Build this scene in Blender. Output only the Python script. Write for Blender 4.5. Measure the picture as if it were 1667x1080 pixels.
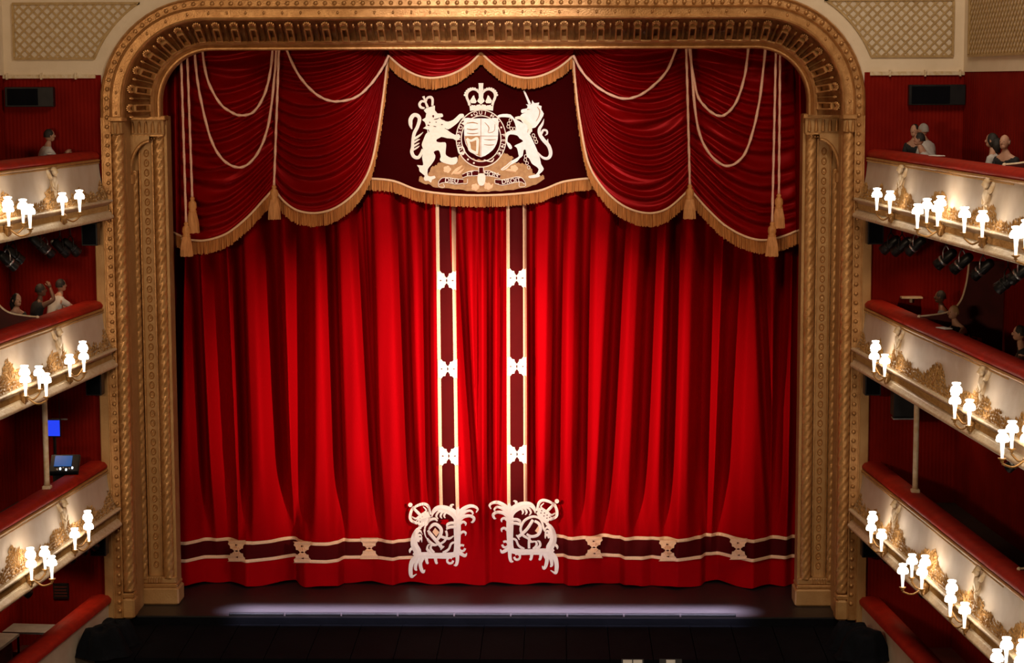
import bpy, math, random
from math import sin, cos, pi, sqrt, exp
from mathutils import Vector, Matrix
from mathutils.geometry import tessellate_polygon
random.seed(7)
S = bpy.context.scene
COL = S.collection
for o in list(bpy.data.objects): bpy.data.objects.remove(o)

# ------------------------------------------------------------------ camera
FPX = 3368.3
CPOS = Vector((1.4938, -40.183, 10.334)); YAW, PIT, ROLL = .0239, .1209, -.0036
FW = Vector((-sin(YAW)*cos(PIT), cos(YAW)*cos(PIT), -sin(PIT)))
_r = FW.cross(Vector((0, 0, 1))).normalized(); _u = _r.cross(FW)
RT = _r*cos(ROLL)+_u*sin(ROLL); UP = _u*cos(ROLL)-_r*sin(ROLL)
cd = bpy.data.cameras.new('camera'); cam = bpy.data.objects.new('camera', cd); COL.objects.link(cam)
cd.sensor_fit = 'HORIZONTAL'; cd.sensor_width = 36; cd.lens = FPX/1667*36; cd.clip_end = 200
M = Matrix((RT, UP, -FW)).transposed().to_4x4(); M.translation = CPOS; cam.matrix_world = M
S.camera = cam
S.view_settings.view_transform = 'Standard'; S.view_settings.look = 'None'
S.view_settings.gamma = 1; S.view_settings.use_curve_mapping = False
S.view_settings.exposure = 0.0

# ------------------------------------------------------------------ world and theatre lights
wd = bpy.data.worlds.new('world'); S.world = wd; wd.use_nodes = True
wd.node_tree.nodes['Background'].inputs[0].default_value = (1, .75, .5, 1)
wd.node_tree.nodes['Background'].inputs[1].default_value = .012
def light(name, typ, loc, tgt, energy, col, **k):
    l = bpy.data.lights.new(name, typ); l.energy = energy; l.color = col
    for a, b in k.items(): setattr(l, a, b)
    o = bpy.data.objects.new(name, l); COL.objects.link(o); o.location = loc
    o.rotation_euler = (Vector(tgt)-Vector(loc)).to_track_quat('-Z', 'Y').to_euler()
    return o
# curtain warmers: profile spots hung on the amphitheatre front and on the two side box booms
light('curtain_warmer_centre', 'SPOT', (0, -30, 10.0), (.1, 1, 4.0), 12500, (1, .76, 1), spot_size=math.radians(16), spot_blend=1.0, shadow_soft_size=.25)
light('curtain_warmer_boom', 'SPOT', (10.5, -15, 7.5), (-1.45, 1, 4.2), 29000, (1, .77, .60), spot_size=math.radians(20), spot_blend=1.0, shadow_soft_size=.10)
light('curtain_warmer_boom', 'SPOT', (-10.5, -15, 7.5), (1.45, 1, 4.2), 29000, (1, .77, .60), spot_size=math.radians(20), spot_blend=1.0, shadow_soft_size=.10)
light('arms_special', 'SPOT', (1.0, -31, 14.5), (0, .9, 9.1), 34000, (1, .88, .82), spot_size=math.radians(13), spot_blend=1.0, shadow_soft_size=.2)
light('cypher_fill', 'SPOT', (1.0, -31, 9.5), (0, 1.2, 1.3), 9000, (1, .84, .74), spot_size=math.radians(9), spot_blend=1.0, shadow_soft_size=.2)  # extra spot added to brighten the cyphers near the hem
light('apron_glow_fill', 'AREA', (.05, -5.5, 19), (.05, -.60, 0), 430, (.80, .74, 1), shape='RECTANGLE', size=9.9, size_y=.25, spread=math.radians(3.2))  # unseen overhead strip added to lay the footlights' glow on the floor
# dim house lights of the dome
light('dome_house_light', 'AREA', (5, -14, 19), (1, -6, 7), 1000, (1, .80, .60), shape='DISK', size=6)
light('balcony_front_wash', 'AREA', (-6, -27, 9.0), (1.5, -1, 8), 980, (1, .70, .42), shape='RECTANGLE', size=3, size_y=.6)

def ray(px, py): return FW+RT*((px-833.5)/FPX)-UP*((py-540)/FPX)
def at(px, py, Y):
    d = ray(px, py); return CPOS+d*((Y-CPOS.y)/d.y)
WW, SPL, E0 = 7.26, .09, 1.237
def atn(px, py, s, off=0.0):          # point of the photograph on a plane parallel to a balcony front
    d = ray(px, py); w = WW+off*1.004
    t = (s*(w-SPL*E0-SPL*CPOS.y)-CPOS.x)/(d.x+s*SPL*d.y); return CPOS+d*t
def fp(s, d, n, z):                   # d metres from the arch along a balcony front, n metres out into the house
    q = 1/sqrt(1+SPL*SPL)
    return Vector((s*WW+s*SPL*d-s*n*q, -E0-d-SPL*n*q, z))

# ------------------------------------------------------------------ materials
MATS = {}
def mat(name, col, rough=.6, metal=0, col2=None, scale=8, bump=0, bscale=60, emit=None, estr=0, sheen=0, spec=.5, stretch=(1, 1, 1), detail=3, stint=None):
    m = bpy.data.materials.new(name); m.use_nodes = True; nt = m.node_tree; b = nt.nodes['Principled BSDF']
    b.inputs['Roughness'].default_value = rough; b.inputs['Metallic'].default_value = metal
    b.inputs['Specular IOR Level'].default_value = spec
    tc = nt.nodes.new('ShaderNodeTexCoord'); mp = nt.nodes.new('ShaderNodeMapping')
    mp.inputs['Scale'].default_value = stretch; nt.links.new(tc.outputs['Object'], mp.inputs['Vector'])
    n = nt.nodes.new('ShaderNodeTexNoise'); n.inputs['Scale'].default_value = scale; n.inputs['Detail'].default_value = detail
    nt.links.new(mp.outputs[0], n.inputs['Vector'])
    cr = nt.nodes.new('ShaderNodeValToRGB'); cr.color_ramp.elements[0].position = .3; cr.color_ramp.elements[1].position = .7
    c2 = col2 or tuple(c*.8 for c in col)
    cr.color_ramp.elements[0].color = (*c2, 1); cr.color_ramp.elements[1].color = (*col, 1)
    nt.links.new(n.outputs['Fac'], cr.inputs[0]); nt.links.new(cr.outputs[0], b.inputs['Base Color'])
    if bump:
        n2 = nt.nodes.new('ShaderNodeTexNoise'); n2.inputs['Scale'].default_value = bscale; n2.inputs['Detail'].default_value = 4
        nt.links.new(mp.outputs[0], n2.inputs['Vector'])
        bp = nt.nodes.new('ShaderNodeBump'); bp.inputs['Strength'].default_value = bump; bp.inputs['Distance'].default_value = .02
        nt.links.new(n2.outputs['Fac'], bp.inputs['Height']); nt.links.new(bp.outputs[0], b.inputs['Normal'])
    if stint: b.inputs['Specular Tint'].default_value = (*stint, 1)
    if sheen:
        b.inputs['Sheen Weight'].default_value = sheen; b.inputs['Sheen Roughness'].default_value = .35
        b.inputs['Sheen Tint'].default_value = (1, .15, .2, 1)
    if estr:
        b.inputs['Emission Color'].default_value = (*emit, 1); b.inputs['Emission Strength'].default_value = estr
    MATS[name] = m
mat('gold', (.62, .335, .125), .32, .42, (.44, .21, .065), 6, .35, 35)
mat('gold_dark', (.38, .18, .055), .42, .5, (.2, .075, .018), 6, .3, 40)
mat('gold_matt', (.52, .30, .115), .5, .25, (.42, .22, .075), 3, .25, 25)
mat('cream', (.80, .66, .48), .7, 0, (.74, .60, .42), 3, .1, 30)
mat('lattice_back', (.70, .60, .46), .8, 0, (.62, .5, .36), 5)
mat('lattice_gold', (.50, .34, .15), .5, .2, (.38, .24, .09), 9, .2)
mat('parapet', (.60, .50, .40), .55, 0, (.52, .41, .30), 3, .12, 20)
mat('parapet_gilt', (.46, .25, .08), .42, .35, (.36, .18, .05), 7, .5, 30)
mat('cornice', (.72, .60, .44), .45, .1, (.58, .42, .22), 14, .3, 40)
mat('herm', (.74, .62, .48), .5, .05, (.6, .42, .22), 9, .3, 40)
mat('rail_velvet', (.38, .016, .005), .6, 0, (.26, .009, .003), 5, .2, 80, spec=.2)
mat('rib_red', (.21, .007, .0025), .75, 0, (.16, .004, .0015), 2, .1, 50, spec=.08)
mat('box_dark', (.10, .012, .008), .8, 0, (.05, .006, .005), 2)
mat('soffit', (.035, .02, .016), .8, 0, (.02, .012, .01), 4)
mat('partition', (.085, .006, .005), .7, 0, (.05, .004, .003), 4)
mat('velvet', (.37, .0002, .0026), .8, 0, (.32, .0002, .0022), 1.6, .15, 120, spec=.02, stretch=(1, 1, .15))
mat('velvet_swag', (.19, .0002, .0006), .34, 0, (.155, .0002, .0005), 2, .1, 120, spec=.9, stint=(1, .06, .07))
mat('maroon', (.033, .0002, .0004), .8, 0, (.029, .0002, .0004), 2, .1, 120, spec=.02)
mat('maroon_band', (.075, .0004, .0007), .8, 0, (.06, .0003, .0006), 2, .1, 120, spec=.1)
mat('braid', (.95, .60, .36), .55, .0, (.88, .52, .28), 30, .3, 120)
mat('fringe', (.72, .32, .10), .6, .0, (.48, .18, .04), 40, 0, stretch=(1, 1, .1))
mat('cord', (.97, .60, .44), .55, 0, (.86, .46, .31), 40, .4, 150)
mat('embroid_white', (.97, .86, .74), .7, 0, (.94, .80, .66), 20, .3, 90)
mat('embroid_gold', (.52, .27, .10), .6, .05, (.40, .18, .06), 14, .4, 60)
mat('embroid_silver', (.96, .90, .86), .6, 0, (.93, .82, .76), 14, .3, 60)
mat('stage_black', (.020, .017, .018), .42, 0, (.012, .010, .011), 3, .1, 30)
mat('stage_wood', (.016, .013, .014), .45, 0, (.010, .008, .009), 3, .15, 40, stretch=(1, 6, 1))
mat('pit_black', (.005, .0055, .008), .75, 0, (.003, .0034, .005), 2, .2, 20, spec=.04)
mat('black_cloth', (.005, .006, .009), .9, 0, (.003, .0035, .005), 5, .5, 12, spec=.1)
mat('black_metal', (.018, .018, .02), .4, .4, (.01, .01, .012), 6)
mat('steel', (.55, .57, .6), .3, .9, (.4, .42, .45), 9)
mat('lamp_shade', (1, .95, .85), .6, 0, emit=(1, .86, .68), estr=12)
mat('candle_tube', (1, .95, .85), .6, 0, emit=(1, .86, .66), estr=4)
mat('foot_emit', (1, 1, 1), .6, 0, emit=(.82, .74, 1.0), estr=45.0)
mat('screen_blue', (.01, .02, .1), .3, 0, emit=(.02, .06, 1), estr=.9)
mat('screen_pale', (.01, .05, .12), .3, 0, emit=(.03, .16, .55), estr=.45)
mat('led_white', (1, 1, 1), .4, 0, emit=(.75, .9, 1), estr=2.5)
mat('paper', (.8, .78, .75), .8); mat('grey_table', (.30, .29, .28), .5, 0, (.22, .21, .2), 5)
mat('skin_a', (.50, .27, .18), .55); mat('skin_b', (.16, .075, .045), .55)
mat('hair_dark', (.012, .008, .006), .6, bump=.5, bscale=80); mat('hair_fair', (.45, .27, .13), .6, bump=.5, bscale=80); mat('hair_grey', (.36, .33, .30), .6, bump=.5, bscale=80)
mat('shirt_white', (.62, .58, .54), .8, bump=.2, bscale=20); mat('cloth_black', (.012, .011, .012), .85, bump=.2, bscale=20)
mat('cloth_grey', (.10, .10, .11), .85); mat('eye', (.02, .015, .01), .2)

# ------------------------------------------------------------------ mesh helpers
class MB:
    def __init__(s): s.v = []; s.f = []; s.m = []
    def add(s, vs, fs, mi=0):
        b = len(s.v); s.v += [Vector(v) for v in vs]; s.f += [[i+b for i in f] for f in fs]; s.m += [mi]*len(fs); return s
    def box(s, x0, x1, y0, y1, z0, z1, mi=0):
        vs = [(x, y, z) for z in (z0, z1) for y in (y0, y1) for x in (x0, x1)]
        return s.add(vs, [(0, 2, 3, 1), (4, 5, 7, 6), (0, 1, 5, 4), (2, 6, 7, 3), (0, 4, 6, 2), (1, 3, 7, 5)], mi)
    def bbox(s, c, h, bev=.2, mi=0):      # bevelled box, centre c, half sizes h
        b = bev*min(h); vs = []; rings = []
        prof = [(-h[2], b), (-h[2]+b, 0), (h[2]-b, 0), (h[2], b)]
        for z, i in prof:
            x, y = h[0]-i, h[1]-i; k = b
            rings.append([(c[0]+a, c[1]+d, c[2]+z) for a, d in ((-x+k, -y), (x-k, -y), (x, -y+k), (x, y-k), (x-k, y), (-x+k, y), (-x, y-k), (-x, -y+k))])
        return s.rings(rings, True, True, mi)
    def rings(s, rings, close=True, cap=False, mi=0):
        n = len(rings[0]); vs = [p for r in rings for p in r]; fs = []
        for i in range(len(rings)-1):
            for j in range(n if close else n-1):
                a = i*n+j; b = i*n+(j+1) % n; fs.append((a, b, b+n, a+n))
        if cap: fs += [tuple(range(n))[::-1], tuple(range((len(rings)-1)*n, len(rings)*n))]
        return s.add(vs, fs, mi)
    def grid(s, fn, nu, nv, mi=0):
        return s.add([fn(i/nu, j/nv) for j in range(nv+1) for i in range(nu+1)],
                     [(j*(nu+1)+i, j*(nu+1)+i+1, (j+1)*(nu+1)+i+1, (j+1)*(nu+1)+i) for j in range(nv) for i in range(nu)], mi)
    def tube(s, pts, r, n=8, cap=True, mi=0, mod=None):
        pts = [Vector(p) for p in pts]; N = len(pts); rs = r if isinstance(r, (list, tuple)) else [r]*N; out = []
        t0 = (pts[1]-pts[0]).normalized(); a = t0.orthogonal().normalized()
        for i, p in enumerate(pts):
            t = (pts[min(i+1, N-1)]-pts[max(i-1, 0)]).normalized()
            a = (a-t*a.dot(t)); a = a.normalized() if a.length > 1e-6 else t.orthogonal().normalized(); b = t.cross(a)
            out.append([p+(a*cos(2*pi*k/n)+b*sin(2*pi*k/n))*rs[i]*(mod(k, i) if mod else 1) for k in range(n)])
        return s.rings(out, True, cap, mi)
    def lathe(s, c, prof, n=12, mi=0, ax='z'):
        c = Vector(c); out = []
        for r, z in prof:
            ring = []
            for k in range(n):
                a = 2*pi*k/n; q = (r*cos(a), r*sin(a), z)
                if ax == 'y': q = (q[0], q[2], -q[1])
                if ax == 'x': q = (q[2], q[0], q[1])
                ring.append(c+Vector(q))
            out.append(ring)
        return s.rings(out, True, True, mi)
    def ball(s, c, r, n=8, m=5, mi=0):
        r = r if isinstance(r, (tuple, list)) else (r, r, r)
        c = Vector(c); out = []
        for i in range(1, m):
            t = pi*i/m; out.append([c+Vector((r[0]*sin(t)*cos(2*pi*k/n), r[1]*sin(t)*sin(2*pi*k/n), -r[2]*cos(t))) for k in range(n)])
        b = len(s.v); s.rings(out, True, False, mi); e = len(s.v)
        s.v += [c-Vector((0, 0, r[2])), c+Vector((0, 0, r[2]))]
        for k in range(n):
            s.f.append([e, b+(k+1) % n, b+k]); s.f.append([e+1, b+(m-2)*n+k, b+(m-2)*n+(k+1) % n]); s.m += [mi, mi]
        return s
    def data(s, name, mats, smooth=False):
        me = bpy.data.meshes.new(name); me.from_pydata(s.v, [], s.f); 
        for m in (mats if isinstance(mats, (list, tuple)) else [mats]): me.materials.append(MATS[m])
        me.polygons.foreach_set('material_index', s.m)
        if smooth: me.polygons.foreach_set('use_smooth', [True]*len(me.polygons))
        me.update(); return me
    def build(s, name, mats, parent=None, smooth=False, kind=None, label=None):
        o = bpy.data.objects.new(name, s.data(name, mats, smooth)); COL.objects.link(o)
        if parent: o.parent = parent; o.matrix_parent_inverse = pm(parent).inverted()
        if kind: o['kind'] = kind
        if label: o['label'] = label
        return o
def pm(o):
    m = Matrix.LocRotScale(o.location, o.rotation_euler, o.scale)
    return (pm(o.parent) @ o.matrix_parent_inverse @ m) if o.parent else m
def empty(name, loc, label=None, cat=None, group=None, parent=None, rz=0):
    o = bpy.data.objects.new(name, None); COL.objects.link(o); o.empty_display_size = .1
    if parent: o.parent = parent; o.matrix_parent_inverse = pm(parent).inverted()
    o.location = loc; o.rotation_euler = (0, 0, rz)
    if label: o['label'] = label
    if cat: o['category'] = cat
    if group: o['group'] = group
    return o
def tag(o, label, cat, group=None):
    o['label'] = label; o['category'] = cat
    if group: o['group'] = group
    return o
def struct(o, label=None, cat=None):
    o['kind'] = 'structure'
    if label: o['label'] = label
    if cat: o['category'] = cat
    return o
def inst(data, name, mw, parent):
    o = bpy.data.objects.new(name, data); COL.objects.link(o); o.parent = parent; o.matrix_parent_inverse = pm(parent).inverted()
    o.matrix_local = mw; l, r, sc = mw.decompose(); o.location = l; o.rotation_mode = 'QUATERNION'; o.rotation_quaternion = r; o.scale = sc
    return o
def cat_rom(pts, per=6, closed=False):
    n = len(pts); out = []; P = [tuple(p) for p in pts]
    rng = n if closed else n-1
    for i in range(rng):
        p1 = P[i]; p2 = P[(i+1) % n]
        p0 = P[(i-1) % n] if (closed or i > 0) else p1
        p3 = P[(i+2) % n] if (closed or i < n-2) else p2
        for k in range(per):
            t = k/per
            out.append(tuple(.5*((2*b)+(c-a)*t+(2*a-5*b+4*c-d)*t*t+(3*b-a-3*c+d)*t**3) for a, b, c, d in zip(p0, p1, p2, p3)))
    if not closed: out.append(P[-1])
    return out
def lerp(a, b, t): return a+(b-a)*t
def sstep(a, b, x):
    t = max(0, min(1, (x-a)/(b-a))); return t*t*(3-2*t)
def interp(tab, x):
    if x <= tab[0][0]: return tab[0][1]
    for (a, b), (c, d) in zip(tab, tab[1:]):
        if x <= c: return b+(d-b)*(x-a)/(c-a)
    return tab[-1][1]

# ------------------------------------------------------------------ the setting: stage, walls
m = MB(); m.box(-9, 9, -1.02, 5.5, -.03, 0); st = m.build('floor', 'stage_wood'); struct(st)
m = MB(); m.box(-9, 9, 4.0, 4.1, 0, 13); struct(m.build('wall_light_block', 'stage_black'))  # black backing added behind the curtains to stop light leaking
m = MB(); m.box(-6.9, 6.9, .5, 4.0, 11.3, 11.5); struct(m.build('ceiling', 'stage_black'))
for s in (-1, 1):
    m = MB(); m.box(*sorted((s*6.9, s*7.0)), .47, 4.0, 0, 11.5); struct(m.build('wall_wing', 'stage_black'))

# arch geometry
HW, ZT, RC, ZS = 6.2, 10.92, 1.0, 9.66
def arch_path(o, zstart=ZS, nc=14, nt=24):          # left spring, round the head, to the right spring: (x, z, outward normal)
    pts = [(-(HW+o), zstart, -1, 0)]
    if zstart < ZT-RC-.01: pts.append((-(HW+o), ZT-RC, -1, 0))
    for k in range(1, nc+1):
        a = pi-pi/2*k/nc; pts.append((-(HW-RC)+(RC+o)*cos(a), ZT-RC+(RC+o)*sin(a), cos(a), sin(a)))
    for k in range(1, nt): pts.append((lerp(-(HW-RC), HW-RC, k/nt), ZT+o, 0, 1))
    return pts+[(-x, z, -a, b) for x, z, a, b in reversed(pts[:(nc+2 if zstart < ZT-RC-.01 else nc+1)])]
def arch_sweep(prof, zstart=ZS, nc=14):
    m = MB(); m.rings([[(q[0], Y, q[2-1]) for q in arch_path(o, zstart, nc)] for o, Y in prof], close=False); return m
WY = -1.18                                          # plaster wall beside the arch
def plaster():
    m = MB()
    op = [(x, z) for x, z, a, b in arch_path(.95, 10.46, 18, 2)]
    half = [p for p in op if p[0] <= -5.19]
    for s in (-1, 1):
        L = [(s*-p[0] if s > 0 else p[0], p[1]) for p in half]
        for (x0, z0), (x1, z1) in zip(L, L[1:]):
            q = [(x0, WY, z0), (s*9.0, WY, z0), (s*9.0, WY, z1), (x1, WY, z1)]
            m.add(q if s > 0 else q[::-1], [(0, 1, 2, 3)])
        zt = L[-1][1]; q = [(0, WY, zt), (s*9, WY, zt), (s*9, WY, 14), (0, WY, 14)]; m.add(q if s > 0 else q[::-1], [(0, 1, 2, 3)])
    return m
w = plaster().build('wall_proscenium', 'cream'); struct(w)
def side_x(d, off): return 9.0+SPL*d
for s, nm in ((-1, 'left'), (1, 'right')):
    # ribbed red end wall, ribs as real corrugation
    m = MB(); N = 52; pts = []
    for i in range(N+1):
        x = lerp(7.15, 9.0, i/N); pts.append((s*x, WY-(.007 if i % 2 else 0)))
    m.rings([[(x, y, z) for x, y in pts] for z in (-1.5, 10.46)], close=False)
    struct(m.build('wall_end_'+nm, 'rib_red'))
    m = MB(); pts = []; N = 180
    for i in range(N+1):
        d = 13.0*i/N; p = fp(s, d-.05, -1.74+(.007 if i % 2 else 0), 0); pts.append((p.x, p.y))
    m.rings([[(x, y, z) for x, y in pts] for z in (-1.5, 10.46)], close=False)
    struct(m.build('wall_side_'+nm, 'rib_red'))
    a, b = fp(s, -.05, -1.72, 0), fp(s, 12.95, -1.72, 0)
    m = MB(); m.add([(a.x, a.y, 10.46), (b.x, b.y, 10.46), (b.x, b.y, 14), (a.x, a.y, 14)], [(0, 1, 2, 3)])
    struct(m.build('wall_upper_'+nm, 'cream'))
    # picture rail between plaster and red wall with its small hooks
    m = MB(); m.box(*sorted((s*7.25, s*9.0)), WY-.05, WY+.01, 10.40, 10.47)
    for x in (7.6, 8.25, 8.9): m.box(*sorted((s*x, s*(x+.03))), WY-.09, WY, 10.38, 10.5)
    struct(m.build('trim_1' if s < 0 else 'trim_2', 'cornice'))
    # tan pilaster strip beside the arch
    m = MB(); m.bbox((s*7.245, WY-.04, 3.9), (.085, .06, 4.1), .2); struct(m.build('trim_3' if s < 0 else 'trim_4', 'gold_matt'))

# ------------------------------------------------------------------ proscenium arch
PA = empty('proscenium_arch', (0, -.6, 0), 'giant gilded arch with rounded top corners framing the red stage curtain', 'arch')
arch_sweep([(.97, -1.15), (.97, -1.24), (.945, -1.28), (.925, -1.25), (.92, -1.20), (.80, -1.20), (.795, -1.25), (.775, -1.29), (.755, -1.25), (.75, -1.20), (.60, -1.19), (.59, -1.27), (.565, -1.285), (.545, -1.25), (.54, -1.1)]).build('outer_moulding', 'gold', PA)
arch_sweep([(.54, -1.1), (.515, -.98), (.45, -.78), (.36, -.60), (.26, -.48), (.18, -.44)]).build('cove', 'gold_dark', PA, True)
arch_sweep([(.18, -.44), (.17, -.49), (.14, -.50), (.11, -.46), (.09, -.40), (.065, -.36), (.05, -.40), (.02, -.40), (0, -.36), (0, -.1), (.12, .3)]).build('inner_moulding', 'gold', PA)
# ornaments along the cove
nm_ = MB()
for x in (-.062, .062): nm_.bbox((x, -.02, .035), (.016, .12, .04), .4)
nm_.bbox((0, -.135, .035), (.078, .018, .045), .4); nm_.bbox((0, .105, .03), (.07, .016, .035), .4)
for a in (-1.0, -.5, 0, .5, 1.0):
    nm_.ball((.075*sin(a), .12+.07*cos(a), .02), (.022+.01*abs(sin(a)), .04, .03), 6, 4)
NICHE = nm_.data('frieze_niche', 'gold')
d_ = MB(); d_.rings([[(-.012, .1, 0), (0, .1, .04), (.012, .1, 0)], [(-.026, -.13, 0), (0, -.13, .075), (.026, -.13, 0)], [(-.02, -.16, 0), (0, -.16, .05), (.02, -.16, 0)]], True, True)
d_.ball((0, .14, .02), (.03, .035, .03), 6, 4)
DART = d_.data('frieze_dart', 'gold')
def arch_point(sl, o):         # arc length along the middle of the cove, measured from the left spring
    rm = RC+.36; c = pi/2*rm; v = ZT-RC-ZS; L = 2*(v+c)+2*(HW-RC)
    if sl > L/2: x, z, a, b = arch_point(L-sl, o); return -x, z, -a, b
    if sl < v: return -(HW+o), ZS+sl, -1, 0
    if sl < v+c:
        a = pi-(sl-v)/rm; return -(HW-RC)+(RC+o)*cos(a), ZT-RC+(RC+o)*sin(a), cos(a), sin(a)
    return -(HW-RC)+(sl-v-c), ZT+o, 0, 1
rm = RC+.36; LEN = 2*(ZT-RC-ZS+pi/2*rm)+2*(HW-RC); NN = round(LEN/.346)
for k in range(NN):
    for data, sh in ((NICHE, .5), (DART, 0.02)):
        x, z, a, b = arch_point((k+sh)*LEN/NN, .345)
        yv = Vector((a*.49, -.87, b*.49)).normalized(); xv = Vector((b, 0, -a)); zv = xv.cross(yv)
        Mx = Matrix((xv*.92, yv*1.75, zv*1.2)).transposed().to_4x4(); Mx.translation = Vector((x, -.70, z))
        inst(data, data.name, Mx, PA)
m = MB()
for k in range(NN):
    x, z, a, b = arch_point((k+.25)*LEN/NN, .68); m.ball((x, -1.215, z), (.022, .02, .035), 6, 4)
m.build('band_studs', 'gold', PA, True, 'stuff')
m = MB(); q = arch_path(.855, .15, 40, 60); acc = 0; nxt = 0
for (x0, z0, *_), (x1, z1, *_) in zip(q, q[1:]):
    l = math.hypot(x1-x0, z1-z0)
    while nxt <= acc+l:
        t = (nxt-acc)/l; m.ball((lerp(x0, x1, t), -1.225, lerp(z0, z1, t)), .043, 8, 5); nxt += .1762
    acc += l
m.build('bead_row', 'gold', PA, True, 'stuff')
def rope_mesh(R, z0, z1, pitch, strands=4, hand=1, n=20):
    m = MB(); step = pitch/7; N = int((z1-z0)/step); out = []
    for i in range(N+1):
        z = lerp(z0, z1, i/N); ring = []
        for k in range(n):
            a = 2*pi*k/n; w = abs(cos(strands/2*(a-hand*2*pi*z/(pitch*strands)))); ring.append((R*(.78+.26*w**.6)*cos(a), R*(.78+.26*w**.6)*sin(a), z))
        out.append(ring)
    return m.rings(out, True, True)
BIG = rope_mesh(.115, .52, 9.34, .172, 5).data('rope_column', 'gold', True)
SML = rope_mesh(.070, .50, 8.62, .172, 3).data('rope_moulding', 'gold', True)
INR = rope_mesh(.105, .52, 9.30, .172, 5).data('rope_column', 'gold', True)
rm_ = MB()
for k in range(12):
    a, b = 2*pi*k/12, 2*pi*(k+1)/12
    rm_.add([(.055*cos(a), 0, .078*sin(a)), (.055*cos(b), 0, .078*sin(b)), (.043*cos(b), -.022, .064*sin(b)), (.043*cos(a), -.022, .064*sin(a)), (.030*cos(a), 0, .05*sin(a)), (.030*cos(b), 0, .05*sin(b))], [(0, 1, 2, 3), (3, 2, 5, 4)])
rm_.ball((0, -.004, 0), (.016, .018, .024), 6, 4)
ROUND = rm_.data('roundel', 'gold')
lf = MB()
for i in range(4):
    pass
lf.grid(lambda u, v: ((u-.5)*.085*(1-.55*v)*(1.0 if v < .85 else .6), -.02-.045*sin(pi*u)*(1-v*.3)-.03*v*v, -.11+.22*v), 6, 5); LEAF = lf.data('capital_leaf', 'gold', True)
for s in (-1, 1):
    g = lambda x: s*x
    def bx(name, x0, x1, y0, y1, z0, z1, mt='gold', bev=.2, lab=None):
        a, b = sorted((s*x0, s*x1)); return MB().bbox(((a+b)/2, (y0+y1)/2, (z0+z1)/2), ((b-a)/2, (y1-y0)/2, (z1-z0)/2), bev).build(name, mt, PA, label=lab)
    bx('bead_strip', 6.985, 7.17, -1.225, -1.0, 0, ZS+.01, 'gold', .02)
    for x in (6.99, 7.15): bx('fillet', x-.012, x+.018, -1.26, -1.2, 0.02, ZS+.01, 'gold', .3)
    bx('reveal', 6.80, 7.02, -1.12, .35, 0, ZS, 'gold_matt', .02)
    bx('reveal_fillet', 6.785, 6.81, -.86, -.80, .6, 9.3, 'gold', .3)
    bx('pilaster', 6.16, 6.85, .02, .45, 0, ZS, 'gold_matt', .02)
    for x in (6.445, 6.70): bx('fillet', x-.015, x+.015, -.035, .04, .58, 9.2, 'gold', .3)
    bx('inner_edge', 6.15, 6.21, -.06, .40, .3, 9.5, 'gold_matt', .2)
    inst(BIG, 'rope_column', Matrix.Translation((s*6.885, -1.13, 0)), PA)
    inst(SML, 'rope_moulding', Matrix.Translation((s*6.79, -.10, 0)), PA)
    inst(INR, 'rope_column', Matrix.Translation((s*6.31, -.06, 0)), PA)
    for k in range(44): inst(ROUND, 'roundel', Matrix.Translation((s*6.572, .018, .78+k*.19)), PA)
    # capital band
    bx('capital_band', 6.17, 6.84, -.24, .1, 9.30, 9.60, 'gold_matt', .08)
    bx('abacus', 6.13, 6.86, -.32, .1, 9.59, 9.68, 'gold', .3)
    bx('neck_moulding', 6.18, 6.84, -.27, .1, 9.28, 9.32, 'gold', .3)
    bx('big_capital', 6.77, 7.0, -1.27, -.95, 9.34, 9.60, 'gold_matt', .25)
    bx('abacus', 6.75, 7.02, -1.30, -.85, 9.59, 9.68, 'gold', .3)
    for k in range(5): inst(LEAF, 'capital_leaf', Matrix.Translation((s*(6.25+.13*k), -.24, 9.46)), PA)
    for k in range(2): inst(LEAF, 'capital_leaf', Matrix.Translation((s*(6.83+.11*k), -1.265, 9.47)), PA)
    # little half arch in the niche head
    m = MB(); R1 = []; R2 = []; R3 = []
    for k in range(13):
        t = pi/2*k/12; ex, ez = 6.44+.40*cos(t), 8.55+.66*sin(t); R1.append((g(ex), -.33, ez)); R2.append((g(lerp(ex, 6.86, .0)), -.33, 9.30)); R3.append((g(ex), .02, ez))
    m.rings([R2, R1, R3], close=False); m.build('niche_spandrel', 'gold_matt', PA)
    m = MB(); m.tube([(g(6.44+.38*cos(pi/2*k/12)), -.34, 8.55+.64*sin(pi/2*k/12)) for k in range(13)], .035, 6); m.build('niche_arch', 'gold', PA, True)
    bx('niche_corbel', 6.76, 6.87, -.38, -.1, 8.36, 8.56, 'gold', .3)
    m = MB()
    for k in range(4): m.ball((g(6.26+.055*k), -.19, 9.24), .022, 6, 4)
    m.build('capital_pearls', 'gold', PA, True, 'stuff')
    # pedestals
    bx('pedestal', 6.10, 6.84, -.20, .4, 0, .34, 'gold_matt', .18)
    bx('pedestal_torus', 6.13, 6.84, -.17, .4, .34, .42, 'gold', .45)
    bx('pedestal_cap', 6.16, 6.84, -.14, .4, .42, .55, 'gold_matt', .3)
    for k in range(6): inst(LEAF, 'base_leaf', Matrix.Translation((s*(6.44+.05*k), -.13, .50)) @ Matrix.Diagonal((.55, .6, .5, 1)), PA)
    bx('pedestal', 6.76, 7.0, -1.29, -.9, 0, .40, 'gold_matt', .3)
    bx('pedestal_torus', 6.77, 7.0, -1.27, -.95, .40, .50, 'gold', .45)

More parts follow.
